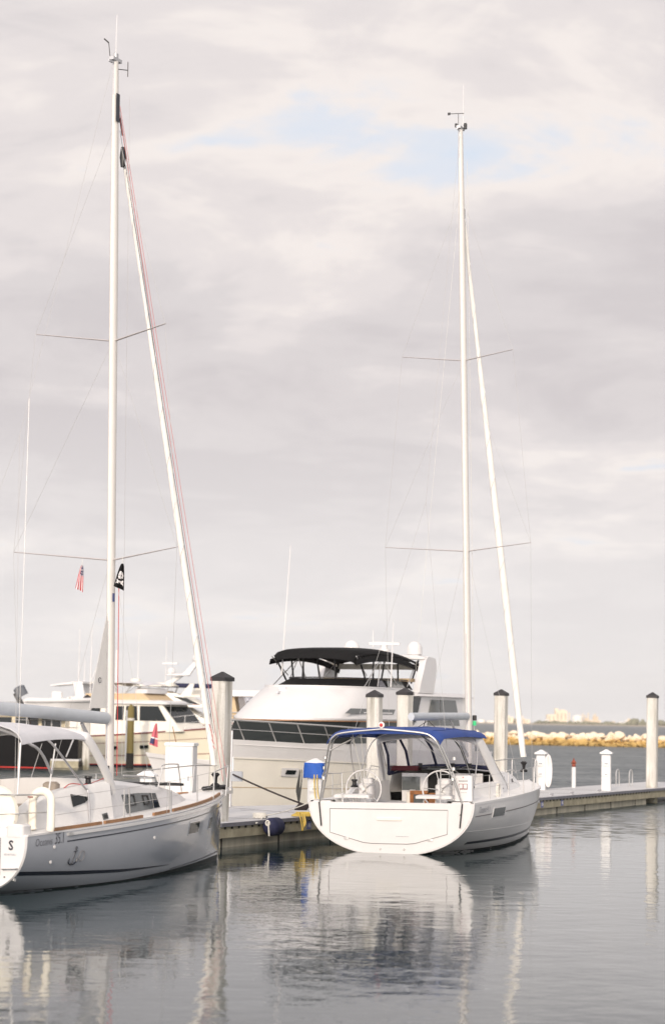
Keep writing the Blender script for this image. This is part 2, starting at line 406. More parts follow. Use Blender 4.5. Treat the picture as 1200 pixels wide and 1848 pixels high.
# ------------------------------------------------------------------ right sailing boat (stern towards us)
HR = Hull(11.5, 2.07, 2.09, 2.0, 1.19, 1.42, pw=2.0, sag=-.02)
def right_boat():
    rt = thing('sailing_boat', (*ORG['R'],0), -PH['R'], 'white sailing yacht with a blue bimini, seen from its broad white stern', 'sailing boat', ry=R_(-1.0))
    H = HR
    hull = H.mesh().build('hull', 'white', rt)
    H.strip(0.0,11.35,lambda Y:-.3,lambda Y:.035,off=.004).build('antifouling','antifoul',hull)
    H.strip(0.95,11.2,lambda Y:.185+.004*Y,lambda Y:.245+.006*Y,off=.005).build('boot_stripe','boot',hull)
    zc = lambda Y:.86+.022*Y
    H.strip(.22,1.38,lambda Y:zc(Y),lambda Y:zc(Y)+.025,8).build('cove_stripe','grime',hull)
    H.strip(2.55,11.,lambda Y:zc(Y),lambda Y:zc(Y)+.025,30).build('cove_stripe','grime',hull)
    H.strip(.0,11.4,lambda Y:H.zs(Y)-.045,lambda Y:H.zs(Y)+.01,off=.012).build('rubbing_strake','white',hull)
    H.strip(.0,11.4,lambda Y:H.zs(Y)-.045,lambda Y:H.zs(Y)+.01,off=.012,sgn=-1).build('rubbing_strake','white',hull)
    # chine crease
    H.strip(.0,9.5,lambda Y:.5-.004*Y,lambda Y:.525-.004*Y,off=.006).build('chine','white',hull)
    wf = H.strip(1.5,2.47,lambda Y:.785+.012*Y,lambda Y:1.03+.012*Y,6,off=.008).build('window_frame','white',hull)
    H.strip(1.54,2.43,lambda Y:.805+.012*Y,lambda Y:1.01+.012*Y,6,off=.012).build('window','greyglass',hull)
    text_mesh('Oceanis 41.1', .22, lambda u,v: H.on(.40+u, .955+.02*u+v), 'lettering','faintink', hull, sx=.72)
    for Y,z in ((8.2,.98),):
        MB().lathe([(.045,0),(.045,.012),(0,.014)],n=10).build('fitting','white',hull).matrix_local = Matrix.Translation(H.on(Y,z))@Matrix.Rotation(pi/2,4,'Y')
    # transom: U-shaped plate with proud rim
    ts = [i/26 for i in range(27)]
    prof = [H.pt(0,t,-1) for t in reversed(ts)]+[H.pt(0,t,1) for t in ts[1:]]
    mb = MB(); pts = [(p[0],p[2]) for p in prof]
    cen = (0,.6)
    k = len(pts)
    out0 = [(x,-.005,z) for x,z in pts]; out1 = [(x*.985,-.035,cen[1]+(z-cen[1])*.985) for x,z in pts]
    mb.add(out0+out1, [(i,i+1,k+i+1,k+i) for i in range(k-1)]+[tuple(range(k,2*k))]+[(0,k,2*k-1,k-1)])
    tr = mb.build('transom','white',rt)
    line = [(-1.53,-.04,1.03),(-1.53,-.04,.47),(-.68,-.04,.245),(-.45,-.04,.225),(.42,-.04,.225),(.62,-.04,.245),(1.42,-.04,.47),(1.44,-.04,1.03),(-1.53,-.04,1.03)]
    MB().tube(line,.008,6).build('platform_seam','grime',tr)
    MB().box((-.02,-.045,.80),(.62,.03,.06)).build('platform_handle','cream',tr)
    for x in (-1.1,1.0): MB().rbox((x,-.048,.335),(.12,.02,.05),.008).build('hinge','steel',tr)
    mb = MB()
    for k in range(9): mb.box((.16+.036*k,-.0415,.40),(.022,.004,.012))
    mb.build('name_print','faintink',tr)
    MB().tube([(x*1.002,-.012,z) for x,z in pts],.016,6).build('transom_rim','white',tr)
    for x,z in ((.35,.10),(-.25,.10),(1.72,.93)):
        MB().lathe([(.03,0),(.02,.02),(0,.02)],n=8).build('drain','steel',tr).matrix_local = Matrix.Translation((x,-.036,z))@Matrix.Rotation(pi/2,4,'X')
    # deck and cockpit
    mb = MB(); n = 16
    for sg in (-1,1):
        secs = []
        for i in range(n+1):
            Y = lerp(0,3.7,i/n); b = H.b(Y); z = H.zs(Y)
            secs.append([(sg*b,Y,z),(sg*(b-.05),Y,z+.03),(sg*1.62,Y,z+.05),(sg*1.60,Y,z+.05+lerp(.0,.28,min(1,max(0,(Y-.9)/.8)))),
                         (sg*1.42,Y,z+.05+lerp(.0,.30,min(1,max(0,(Y-.9)/.8)))),(sg*1.36,Y,1.12),(sg*.72,Y,1.10),(sg*.70,Y,.72),(0,Y,.70)])
        # seats begin forward of the wheels
        mb.loft(secs)
    secs = []
    for i in range(33):
        Y = lerp(3.7,11.42,i/32); secs.append(H.decksec(Y,0,.07,.012))
    mb.loft(secs)
    mb.add([(-2.0,0,1.19),(-2.0,0,.5),(2.0,0,.5),(2.0,0,1.19)],[])
    mb.build('deck','deck',rt)
    # stern locker tops left and right of the platform
    for sg in (-1,1):
        MB().rbox((sg*1.75,.22,1.13),(.5,.5,.18),.05).build('stern_locker','white',rt)
    # platform top edge
    MB().box((-.05,.05,1.02),(2.98,.12,.05)).build('platform_top','white',rt)
    # coach roof
    ys = [3.7,4.2,4.8,5.6,6.4,7.2,8.,8.6]
    wt = [1.30,1.26,1.20,1.12,1.0,.86,.66,.35]; wb = [1.45,1.42,1.38,1.30,1.18,1.02,.8,.5]
    zt = [1.86,1.86,1.85,1.83,1.78,1.70,1.58,1.47]
    mb = MB(); secs = []
    for y,a,b,z in zip(ys,wt,wb,zt):
        z0 = H.zs(y)+.02
        secs.append([(-b,y,z0),(-a-.02,y,z-.06),(-a+.06,y,z),(-a*.5,y,z+.05),(0,y,z+.065),(a*.5,y,z+.05),(a-.06,y,z),(a+.02,y,z-.06),(b,y,z0)])
    mb.loft(secs); mb.add(secs[-1],[tuple(range(9))])
    roof = mb.build('coachroof','white',rt)
    def cside(Y,u,off=.012):
        a = pl(ys,wt,Y)+.02; b = pl(ys,wb,Y); z1 = pl(ys,zt,Y)-.06; z0 = H.zs(Y)+.02
        return (lerp(b,a,u)+off, Y, lerp(z0,z1,u))
    q = [(5.0,.12),(5.06,.86),(6.4,.92),(6.75,.55),(6.55,.36)]
    MB().slab([cside(*p,off=.004) for p in q],.02).build('cabin_window','greyglass',roof)
    MB().slab([cside(*p,off=.026) for p in ((5.95,.52),(5.98,.74),(6.09,.75),(6.07,.53))],.012).build('opening_port','black',roof)
    MB().slab([cside(*p,off=.006) for p in ((4.45,.22),(4.42,.42),(4.55,.38),(4.58,.2))],.015).build('porthole','black',roof)
    for x0,x1 in ((-1.05,-.36),(.30,1.1)):
        MB().box(((x0+x1)/2,3.69,1.45),(x1-x0,.05,.72)).build('cabin_bulkhead','white',roof)
    MB().box((-.80,3.655,1.55),(.48,.02,.34)).build('bulkhead_window','greyglass',roof)
    MB().box((-.02,3.72,1.3),(.62,.03,.95)).build('companionway','dark',rt); MB().box((-.02,3.72,.90),(2.9,.02,.36)).build('cockpit_step','white',rt)
    MB().box((-.02,4.3,1.925),(.66,1.3,.04)).build('hatch','greyglass',roof)
    MB().tube([(1.0,6.0,1.84),(.98,6.6,1.86),(.86,7.3,1.78)],.018,6).build('grab_rail','steel',roof)
    # cockpit table with wooden ends
    tb = MB().box((-.21,2.1,1.04),(.09,.10,.62)).box((.15,2.1,1.04),(.09,.10,.62)).box((-.03,2.1,1.37),(.45,.10,.09)).box((-.03,2.1,.76),(.45,.10,.09)).build('cockpit_table','varnish',rt)
    MB().box((-.03,2.1,1.06),(.27,.03,.54)).build('table_panel','greyglass',tb)
    MB().box((.36,2.25,1.05),(.30,.24,.62)).build('table_leaf','varnish',tb)
    MB().rbox((-.30,2.35,1.18),(.20,.45,.50),.09).build('table_box','cream',tb)
    # wheels on their pedestals
    for sg in (-1,1):
        cx = sg*.98
        pd = MB().rbox((cx,1.02,1.16),(.36,.34,.92),.08).build('wheel_pedestal','white',rt)
        MB().rbox((cx,1.05,1.67),(.30,.22,.14),.05).build('compass','white',pd)
        MB().tube([(cx-.14,1.16,1.6),(cx-.14,1.2,1.95),(cx+.14,1.2,1.95),(cx+.14,1.16,1.6)],.014,6).build('grab_bar','steel',pd)
        w = MB().tube([(cx+.45*cos(2*pi*k/32), .78, 1.48+.45*sin(2*pi*k/32)) for k in range(32)],.019,8,closed=True)
        w.lathe([(.05,-.03),(.05,.03)],(0,0,0),10) if False else None
        wh = w.build('steering_wheel','white',rt)
        sp = MB()
        for k in range(5):
            a = 2*pi*k/5+.55; sp.tube([(cx,.80,1.48),(cx+.44*cos(a),.78,1.48+.44*sin(a))],.013,6)
        sp.tube([(cx,.74,1.48),(cx,.9,1.48)],.05,10)
        sp.build('wheel_spokes','steel',wh)
        # helm seat
        s = MB().rbox((cx*1.06,.26,1.33),(.92,.36,.09),.05).build('helm_seat','white',rt)
        lg = MB()
        for dx in (-.3,.0,.3):
            lg.tube([(cx*1.06+dx,.26,1.28),(cx*1.06+dx,.26,.98)],.014,6)
        lg.tube([(cx*1.06-.42,.12,1.02),(cx*1.06+.42,.12,1.02)],.014,6).build('seat_frame','steel',s)
    MB().lathe([(.09,0),(.09,.03),(.055,.05),(.05,.13),(.075,.16),(.075,.19),(0,.19)],(-1.50,1.5,1.50),14).build('winch','black',rt)
    MB().lathe([(.09,0),(.09,.03),(.055,.05),(.05,.13),(.075,.16),(.075,.19),(0,.19)],(1.50,1.5,1.52),14).build('winch','black',rt)
    # mainsheet arch over the cockpit front
    mb = MB()
    path = smoothpath([(1.56,3.75,1.46),(1.47,3.35,1.95),(1.36,2.85,2.48),(1.22,2.62,2.70),(.6,2.55,2.80),(0,2.53,2.83)],5)
    full = path+[Vector((-p.x,p.y,p.z)) for p in reversed(path[:-1])]
    mb.tube(full,.055,10,ry=.16)
    mb.build('mainsheet_arch','white',rt)
    # sprayhood: clear panels in dark frames
    base = [(-1.38,3.6,1.80),(-1.10,4.35,1.93),(-.42,4.55,1.98),(.42,4.55,1.98),(1.10,4.35,1.93),(1.38,3.6,1.80)]
    top = [(-1.30,3.0,2.62),(-.98,3.25,2.72),(-.38,3.35,2.80),(.38,3.35,2.80),(.98,3.25,2.72),(1.30,3.0,2.62)]
    sh = MB().sheet([base,[tuple((Vector(a)*.5+Vector(b)*.5)+Vector((0,.12,.05))) for a,b in zip(base,top)],top],.008).build('sprayhood','vinyl',rt)
    fr = MB()
    for a,b in zip(base,top):
        fr.tube([a,tuple((Vector(a)*.5+Vector(b)*.5)+Vector((0,.13,.05))),b],.036,6)
    fr.tube(base,.06,6); fr.tube(top,.05,6)
    fr.build('sprayhood_frame','navy',sh)
    MB().box((-1.0,3.8,1.93),(.75,.3,.12)).build('folded_cover','burgundy',sh)
    lines = MB()
    for k in range(7):
        lines.tube([(-.6+.22*k,3.75+.05*(k%2),1.95),(-.55+.2*k,4.4,1.97)],.018,5)
    for x in (-.62,.25,.7): lines.lathe([(.07,0),(.05,.06),(.06,.13),(0,.13)],(x,3.85,1.93),10)
    lines.build('deck_gear','black',roof)
    # stern arch with twin tubes, bimini behind it
    for dy,nm in ((0,'stern_arch'),(.18,'stern_arch')):
        path = smoothpath([(1.80,-.02+dy*.6,1.16),(1.58,-.26+dy,1.9),(1.36,-.50+dy,2.55),(1.22,-.55+dy,2.74),(.95,-.57+dy,2.83),(0,-.60+dy,2.915)],6)
        full = path+[Vector((-p.x,p.y,p.z)) for p in reversed(path[:-1])]
        MB().tube(full,.021,8).build(nm,'steel',rt)
    for sg in (-1,1):
        MB().tube([(sg*1.80,-.06,1.18),(sg*1.74,-.07,.62)],.018,6).build('davit_tackle','black',rt)
        MB().tube([(sg*1.40,-.40,2.40),(sg*.72,.0,2.80)],.019,6).tube([(sg*1.38,-.28,2.46),(sg*.60,.1,2.84)],.014,6).build('arch_brace','steel',rt)
        for k in range(3):
            MB().lathe([(.012,0),(.045,.02),(.045,.08),(.012,.10)],(sg*1.62,-.22+.06*k,1.70+.24*k),8).build('tackle_block','steel',rt)
        MB().tube([(sg*1.86,.35,1.2),(sg*1.88,.34,1.8),(sg*1.80,.2,1.86),(sg*1.25,.02,1.86),(sg*1.22,.02,1.1)],.016,6).build('pushpit','steel',rt)
        MB().tube([(sg*1.86,.35,1.5),(sg*1.25,.02,1.5)],.011,6).build('pushpit_rail','steel',rt)
    wire(rt,(-.6,-.4,2.83),(-.78,.45,1.36),.007,'rope','tackle_line'); wire(rt,(-.85,-.3,2.80),(-.8,.5,1.36),.007,'rope','tackle_line')
    wire(rt,(.55,-.1,2.83),(1.6,1.6,1.5),.007,'wire','backstay')
    MB().lathe([(.0,-.02),(.075,-.02),(.075,.02),(.045,.022),(0,.024)],(0,0,0),16).build('stern_lamp','steel',rt).matrix_local = Matrix.Translation((0,-.60,3.01))@Matrix.Rotation(pi/2,4,'X')
    MB().lathe([(.0,0),(.045,0),(.03,.012),(0,.016)],(0,0,0),12).build('lamp_lens','red',rt).matrix_local = Matrix.Translation((0,-.622,3.01))@Matrix.Rotation(pi/2,4,'X')
    # blue bimini
    grid = []
    for i in range(15):
        v = i/14; Y = lerp(-.5,3.05,v); row = []
        for j in range(17):
            u = j/16*2-1; hw = lerp(1.42,1.40,v)
            x = hw*sin(u*pi/2*.98)/sin(pi/2*.98)
            edge = abs(u)**3.2
            z = 2.96-.02*v-.05*(2*v-1)**2 - .24*edge*(1-.15*v) + .018*cos(v*pi*4)*(1-edge) - (.12 if i in (0,) else 0)
            row.append((x,Y-(.02 if i==0 else 0),z))
        grid.append(row)
    bi = MB().sheet(grid,.012).build('bimini','blue',rt,60)
    for u in (-.62,-.22,.22,.62):
        pts = []
        for i in range(15):
            v = i/14; x = lerp(1.42,1.40,v)*sin(u*pi/2*.98)/sin(pi/2*.98); e = abs(u)**3.2
            pts.append((x,lerp(-.5,3.05,v),2.972-.02*v-.05*(2*v-1)**2-.24*e*(1-.15*v)+.018*cos(v*pi*4)*(1-e)-(.12 if i==0 else 0)))
        MB().tube(pts,.010,5).build('seam','blue',bi)
    win = []
    for i in range(5):
        v = lerp(.45,.86,i/4); Y = lerp(-.5,3.05,v); row = []
        for j in range(7):
            u = lerp(.02,.62,j/6); x = 1.41*sin(u*pi/2*.98)/sin(pi/2*.98)
            row.append((x,Y,2.96-.02*v-.05*(2*v-1)**2-.24*abs(u)**3.2*(1-.15*v)+.018*cos(v*pi*4)*(1-abs(u)**3.2)+.020))
        win.append(row)
    MB().sheet(win,.006).build('bimini_window','vinyl',bi)
    for Y,zb in ((.9,1.5),(2.4,1.55)):
        path = smoothpath([(1.52,1.7,zb),(1.44,lerp(1.7,Y,.75),2.35),(1.30,Y,2.66),(.9,Y,2.82),(0,Y,2.88)],5)
        full = path+[Vector((-p.x,p.y,p.z)) for p in reversed(path[:-1])]
        MB().tube(full,.014,6).build('bimini_hoop','steel',bi)
    wire(rt,(1.35,2.9,2.66),(1.6,4.3,1.42),.012,'steel','bimini_strut'); wire(rt,(-1.35,2.9,2.66),(-1.6,4.3,1.42),.012,'steel','bimini_strut')
    # guard rails
    def stan(X,Y,z0,h,lean=0): MB().tube([(X,Y,z0),(X,Y+lean,z0+h)],.0135,6).build('stanchion','steel',rt)
    for sg in (-1,1):
        tops = [(sg*1.88,.34,1.8)]; mids = [(sg*1.87,.34,1.5)]
        for Y in (1.35,2.95,4.6,6.4,8.0):
            X = sg*(H.b(Y)-.07); z = H.zs(Y); stan(X,Y,z,.60); tops.append((X,Y,z+.60)); mids.append((X,Y,z+.32))
        X9 = sg*(H.b(9.6)-.05); z9 = H.zs(9.6)
        tops.append((X9,9.6,z9+.62)); mids.append((X9,9.6,z9+.32))
        MB().tube(tops,.0045,5).build('lifeline','wire',rt); MB().tube(mids,.0045,5).build('lifeline','wire',rt)
        MB().tube([(X9,9.6,z9),(X9,9.6,z9+.62),(sg*(H.b(10.8)-.02),10.9,z9+.70),(sg*.12,11.35,z9+.70)],.0145,6).tube([(sg*(H.b(10.8)-.03),10.8,z9),(sg*(H.b(10.8)-.02),10.9,z9+.70)],.0145,6).build('pulpit','steel',rt)
    MB().tube([(-1.45,3.5,1.95),(-1.6,2.9,2.0),(-1.6,2.4,1.5)],.012,6).build('grab_rail','steel',rt)
    # coil on the side deck rail and jib furler
    cm = MB()
    for k in range(5):
        cm.tube([(1.93,2.1+.03*k,1.36+.24*cos(a)) if False else (1.93+.012*k,2.25+.09*sin(a),1.42+.18*cos(a)) for a in [2*pi*i/14 for i in range(14)]],.012,5,closed=True)
    cm.build('rope_coil','rope',rt)
    # rig
    m, my = mast_geo(rt, 5.95, .45, 1.86, 19.0, .165, .24, [(7.62,7.72,2.0,.75),(12.72,12.82,1.54,.55)])
    ft, fb = (0,5.62,17.0), (0,10.95,1.72)
    furled_sail(rt,(0,5.72,16.55),(0,10.86,2.15),.092)
    wire(rt,ft,fb,.006,name='forestay')
    MB().lathe([(.0,0),(.10,.0),(.11,.05),(.04,.10),(.05,.2),(.10,.26),(.06,.3),(0,.3)],(0,10.9,1.72),12).build('furler_drum','black',rt)
    MB().lathe([(.0,0),(.05,.0),(.05,.25),(0,.25)],(0,5.70,16.6),8).build('furler_swivel','black',rt)
    for sg in (-1,1):
        wire(rt,(sg*.05,5.52,17.1),(sg*1.54,5.10,12.82)); wire(rt,(sg*1.54,5.10,12.82),(sg*2.0,5.03,7.72)); wire(rt,(sg*2.0,5.03,7.72),(sg*1.93,5.2,1.36))
        wire(rt,(sg*.05,5.66,12.6),(sg*2.0,5.03,7.72),.0035); wire(rt,(sg*.06,5.75,7.5),(sg*1.5,5.6,1.36),.0035)
        wire(rt,(0,5.48,18.7),(sg*.0+sg*.5,2.4,6.2),.0035,name='backstay') if False else None
        wire(rt,(0,2.6,8.6),(sg*1.5,.05,1.2),.004,name='backstay')
    wire(rt,(0,5.46,18.97),(0,2.6,8.6),.004,name='backstay')
    wire(rt,(.08,5.82,18.2),(.10,6.1,2.0),.005,'rope','halyard'); wire(rt,(-.1,5.9,15.),(-.10,5.8,2.0),.005,'rope','halyard')
    # boom in a grey sleeve
    mb = MB(); secs = []
    for i in range(13):
        u = i/12; Y = lerp(5.76,1.45,u); z = lerp(3.26,3.22,u); r = .10
        secs.append([(r*.85*cos(a),Y,z+r*sin(a)) for a in [2*pi*k/14 for k in range(14)]])
    bo = mb.loft(secs,True).build('boom','boomgrey',rt)
    MB().box((0,5.80,3.26),(.07,.14,.12)).build('gooseneck','alum',bo)
    MB().tube([(0,5.95,2.15),(0,4.4,3.15)],.035,8,r1=.03).build('vang','alum',rt)
    MB().tube([(0,2.5,3.13),(-.1,2.53,2.88)],.01,5).tube([(.0,2.7,3.13),(.35,2.55,2.86)],.008,5).tube([(.0,2.7,3.13),(-.4,2.55,2.86)],.008,5).build('mainsheet','darkrope',rt)
    wire(rt,(0,1.5,3.3),(0,5.5,17.5),.003,'rope','topping_lift')
    MB().lathe([(.05,0),(.05,.12),(0,.12)],(.12,6.05,3.02),10).build('mast_lamp','green',m)
    MB().rbox((.12,6.05,3.22),(.1,.1,.14),.02).build('mast_light_hood','black',m)
    # masthead instruments
    MB().tube([(.03,5.62,19.05),(.05,5.62,20.25)],.011,6,r1=.006).build('whip_antenna','white',m)
    MB().tube([(-.06,5.5,19.05),(-.06,5.5,19.45)],.008,5).tube([(.06,5.62,19.47),(-.28,5.4,19.43)],.010,5).box((-.29,5.4,19.43),(.07,.02,.07)).build('wind_vane','black',m)
    MB().rbox((.1,5.62,19.11),(.08,.08,.16),.02).box((-.12,5.5,19.12),(.06,.06,.1)).build('masthead_sensor','black',m)
    # white case on the stern rail: a thing of its own
    return rt
RT = right_boat()
def on_boat(key, X, Y, Z, heel=0):
    c, n = cos(PH[key]), sin(PH[key]); h = R_(heel)
    x = X*cos(h)+Z*sin(h); z = -X*sin(h)+Z*cos(h)
    return (ORG[key][0]+x*c+Y*n, ORG[key][1]-x*n+Y*c, z)
def rescue_case():
    o = thing('rescue_case', on_boat('R',1.80,.10,1.24,-1), -PH['R'], 'upright white case with small dark print hung on the stern rail of the blue-topped yacht', 'case', ry=R_(-1))
    b = MB().rbox((0,0,.30),(.43,.16,.60),.03).build('case','white',o)
    MB().box((-.055,-.0835,.34),(.10,.006,.13)).box((.055,-.0835,.34),(.10,.006,.13)).build('pictogram','maroon',b)
    MB().box((-.055,-.0872,.345),(.08,.004,.10)).box((.055,-.0872,.345),(.08,.004,.10)).build('pictogram_field','white',b)
    mb = MB()
    for k in range(9): mb.box((-.10+.025*k,-.0835,.47),(.015,.005,.03))
    for k in range(6): mb.box((-.10+.035*k,-.0835,.20),(.018,.005,.012))
    mb.build('print','grime',b)
    MB().box((0,-.0835,.555),(.03,.005,.02)).build('emblem','red',b)
rescue_case()
# ------------------------------------------------------------------ left sailing boat (starboard quarter towards us)
HL = Hull(10.6, 1.81, 1.82, 2.5, 1.04, 1.50, nb0=2.6, pw=2.0)
def left_boat():
    rt = thing('sailing_boat', (*ORG['L'],-.03), -PH['L'], 'grey hulled sailing yacht with a pale grey bimini and teak trimmed deck edge', 'sailing boat', ry=R_(-.6))
    H = HL
    hull = H.mesh().build('hull', 'greyhull', rt)
    H.strip(0.,10.45,lambda Y:-.3,lambda Y:pl([0,4,10.4],[.05,.04,.16],Y),off=.004).build('antifouling','antifoul',hull)
    xs = [0,1.7,3.5,5.9]
    H.strip(.02,5.95,lambda Y:pl(xs,[.355,.275,.215,.205],Y),lambda Y:pl(xs,[.425,.345,.27,.215],Y),off=.006).build('boot_stripe','boot',hull)
    H.strip(6.3,10.4,lambda Y:pl([6.3,10.4],[.10,.21],Y),lambda Y:pl([6.3,10.4],[.115,.245],Y),off=.006).build('boot_stripe','boot',hull)
    zc = lambda Y: pl([1.28,2.75,7.,10.],[.885,.94,1.10,1.24],Y)
    H.strip(1.28,10.2,zc,lambda Y:zc(Y)+.022,off=.006).build('cove_stripe','boot',hull)
    rl = H.strip(1.28,10.4,lambda Y:H.zs(Y)-.085,lambda Y:H.zs(Y)-.035,off=.035).build('rub_rail','white',hull)
    H.strip(1.27,1.42,lambda Y:H.zs(Y)-.086,lambda Y:H.zs(Y)-.034,2,off=.038).build('rail_end','steel',rl)
    H.strip(0,10.5,lambda Y:H.zs(Y)-.012,lambda Y:H.zs(Y)+.02,off=.01).build('gunwale','white',hull)
    H.strip(0,10.5,lambda Y:H.zs(Y)-.012,lambda Y:H.zs(Y)+.02,off=.01,sgn=-1).build('gunwale','white',hull)
    for a,b in ((.9,2.5),(2.62,4.1),(4.62,5.4),(5.6,9.7)):
        H.rail(a,b,-.05,.02,.05,.055).build('toe_rail','teak',rt)
    for a,b in ((.9,4.1),(4.6,9.7)):
        H.rail(a,b,-.05,.02,.05,.055,sgn=-1).build('toe_rail','teak',rt)
    for a,b,z0 in ((6.58,7.36,.775),(8.25,8.56,.81)):
        f = H.strip(a,b,lambda Y:z0+.02*(Y-a)-.02,lambda Y:z0+.26+.02*(Y-a),6,off=.008).build('window_frame','greyhull',hull)
        H.strip(a+.03,b-.03,lambda Y:z0+.02*(Y-a)+.01,lambda Y:z0+.23+.02*(Y-a),6,off=.012).build('window','glass',hull)
    text_mesh('Oceanis', .20, lambda u,v: H.on(.24+u, .845+.035*u+v), 'lettering','ink', hull, sx=.84, weight=-.003)
    text_mesh('35.1', .285, lambda u,v: H.on(.86+u, .865+.035*u+v), 'lettering','ink', hull, sx=.66, weight=-.002)
    # anchor decal and ring
    mb = MB()
    def on(Y,z): return H.on(Y,z,.012)
    mb.tube([on(1.56,.47),on(1.60,.74)],.010,5)
    mb.tube([on(1.56+.11*sin(a)*1.25,.55-.085*cos(a)) for a in [lerp(-1.35,1.35,i/14) for i in range(15)]],.013,5)
    mb.tube([on(1.605+.022*cos(a),.765+.022*sin(a)) for a in [2*pi*i/10 for i in range(10)]],.006,5,closed=True)
    mb.tube([on(1.54,.70),on(1.65,.71)],.008,5)
    for s_ in (-1,1): mb.tube([on(1.56+s_*.13,.52),on(1.56+s_*.135,.59)],.016,5,r1=.004)
    mb.build('anchor_emblem','boot',hull)
    MB().tube([on(1.83+.085*cos(a),.61+.095*sin(a)) for a in [2*pi*i/26 for i in range(26)]],.005,5,closed=True).build('ring_emblem','grime',hull)
    for Y,z in ((.85,.55),(.87,.815),(4.64,.81)):
        MB().lathe([(.035,0),(.03,.012),(0,.014)],n=12).build('skin_fitting','white',hull).matrix_local = Matrix.Translation(H.on(Y,z,.0))@Matrix.Rotation(pi/2,4,'Y')
    MB().lathe([(.035,0),(.03,.03),(0,.03)],n=10).build('exhaust','steel',hull).matrix_local = Matrix.Translation(H.on(.05,.28,.0))@Matrix.Rotation(pi/2,4,'Y')
    # transom
    ts = [i/26 for i in range(27)]
    pts = [(p[0],p[2]) for p in [H.pt(0,t,-1) for t in reversed(ts)]+[H.pt(0,t,1) for t in ts[1:]]]
    k = len(pts); mb = MB()
    out0 = [(x,-.004,z) for x,z in pts]; out1 = [(x*.985,-.04,.55+(z-.55)*.985) for x,z in pts]
    mb.add(out0+out1, [(i,i+1,k+i+1,k+i) for i in range(k-1)]+[tuple(range(k,2*k))]+[(0,k,2*k-1,k-1)])
    tr = mb.build('transom','white',rt)
    MB().tube([(1.28,-.045,1.0),(1.28,-.045,.36),(1.0,-.045,.24),(0,-.045,.19),(-1.0,-.045,.24),(-1.28,-.045,.36),(-1.28,-.045,1.0)],.009,6).build('platform_seam','grime',tr)
    text_mesh('S', .23, lambda u,v:(1.45+u,-.047,.80+v), 'emblem','ink', tr, sx=.95, weight=.006)
    text_mesh('BENETEAU', .05, lambda u,v:(1.36+u,-.047,.70+v), 'lettering','faintink', tr, sx=1.05)
    MB().tube([(1.36,-.045,.47),(1.36,-.10,.47),(1.64,-.10,.48),(1.64,-.045,.48)],.014,6).lathe([(.035,0),(.035,.02),(0,.02)],(1.36,-.05,.46),8).build('grab_handle','steel',tr)
    MB().box((1.38,-.045,.33),(.03,.015,.03)).build('cleat_pin','grime',tr)
    # deck, coamings, coach roof
    mb = MB(); n = 18
    for sg in (-1,1):
        secs = []
        for i in range(n+1):
            Y = lerp(0,3.5,i/n); b = H.b(Y); z = H.zs(Y)
            ct = pl([0,.5,1.2,2.2,3.5],[.12,.30,.58,.66,.70],Y)
            secs.append([(sg*b,Y,z),(sg*(b-.08),Y,z+.02),(sg*1.44,Y,z+.04),(sg*1.34,Y,z+.04+ct*.9),(sg*1.28,Y,z+.04+ct),(sg*1.12,Y,z+.04+ct),(sg*1.06,Y,1.12),(sg*.6,Y,1.10),(sg*.58,Y,.7),(0,Y,.68)])
        mb.loft(secs); mb.add(secs[0],[tuple(range(10))])
    secs = []
    for i in range(33):
        Y = lerp(3.5,10.5,i/32); secs.append(H.decksec(Y,0,.06,.012))
    mb.loft(secs); mb.build('deck','deck',rt)
    MB().rbox((1.56,.10,1.13),(.36,.30,.22),.06).build('stern_locker','white',rt)
    MB().rbox((-1.56,.10,1.13),(.36,.30,.22),.06).build('stern_locker','white',rt)
    ys = [3.5,4.2,5.0,5.8,6.5,7.2,7.9,8.4]
    wt = [1.20,1.10,1.02,.92,.82,.68,.48,.28]; wb = [1.36,1.25,1.15,1.05,.95,.80,.58,.36]
    zt = [1.90,1.88,1.84,1.77,1.71,1.63,1.53,1.46]
    mb = MB(); secs = []
    for y,a,b,z in zip(ys,wt,wb,zt):
        z0 = H.zs(y)+.02
        secs.append([(-b,y,z0),(-a-.02,y,z-.07),(-a+.07,y,z),(-a*.5,y,z+.04),(0,y,z+.055),(a*.5,y,z+.04),(a-.07,y,z),(a+.02,y,z-.07),(b,y,z0)])
    mb.loft(secs); mb.add(secs[-1],[tuple(range(9))]); mb.add(secs[0],[tuple(range(9))])
    roof = mb.build('coachroof','white',rt)
    def cside(Y,u,off=.006):
        a = pl(ys,wt,Y)+.02; b = pl(ys,wb,Y); z1 = pl(ys,zt,Y)-.07; z0 = H.zs(Y)+.02
        return (lerp(b,a,u)+off, Y, lerp(z0,z1,u))
    lo = [cside(lerp(4.36,6.0,i/8),.08+.03*i/8) for i in range(9)]; hi = [cside(lerp(4.25,5.92,i/8),.70+.12*i/8) for i in range(9)]
    win = MB().sheet([lo,hi],.016).build('cabin_window','greyglass',roof)
    for y0 in (4.55,5.22):
        q = [cside(y0,.32,.020),cside(y0-.03,.66,.020),cside(y0+.22,.68,.020),cside(y0+.25,.34,.020)]
        MB().tube(q,.02,6,closed=True).build('port_frame','black',win)
    MB().slab([cside(5.66,.14,.018),cside(5.60,.80,.018),cside(5.88,.82,.018),cside(5.97,.16,.018)],.006).build('dark_pane','glass',win)
    def coam(Y,z,off=.02):
        zb = H.zs(Y)+.04; ct = pl([0,.5,1.2,2.2,3.5],[.12,.30,.58,.66,.70],Y)*.9
        return (1.44-.10*(z-zb)/ct+off, Y, z)
    MB().slab([coam(2.12,1.47),coam(2.08,1.70),coam(2.72,1.63),coam(2.55,1.54)],.01).build('coaming_window','glass',rt)
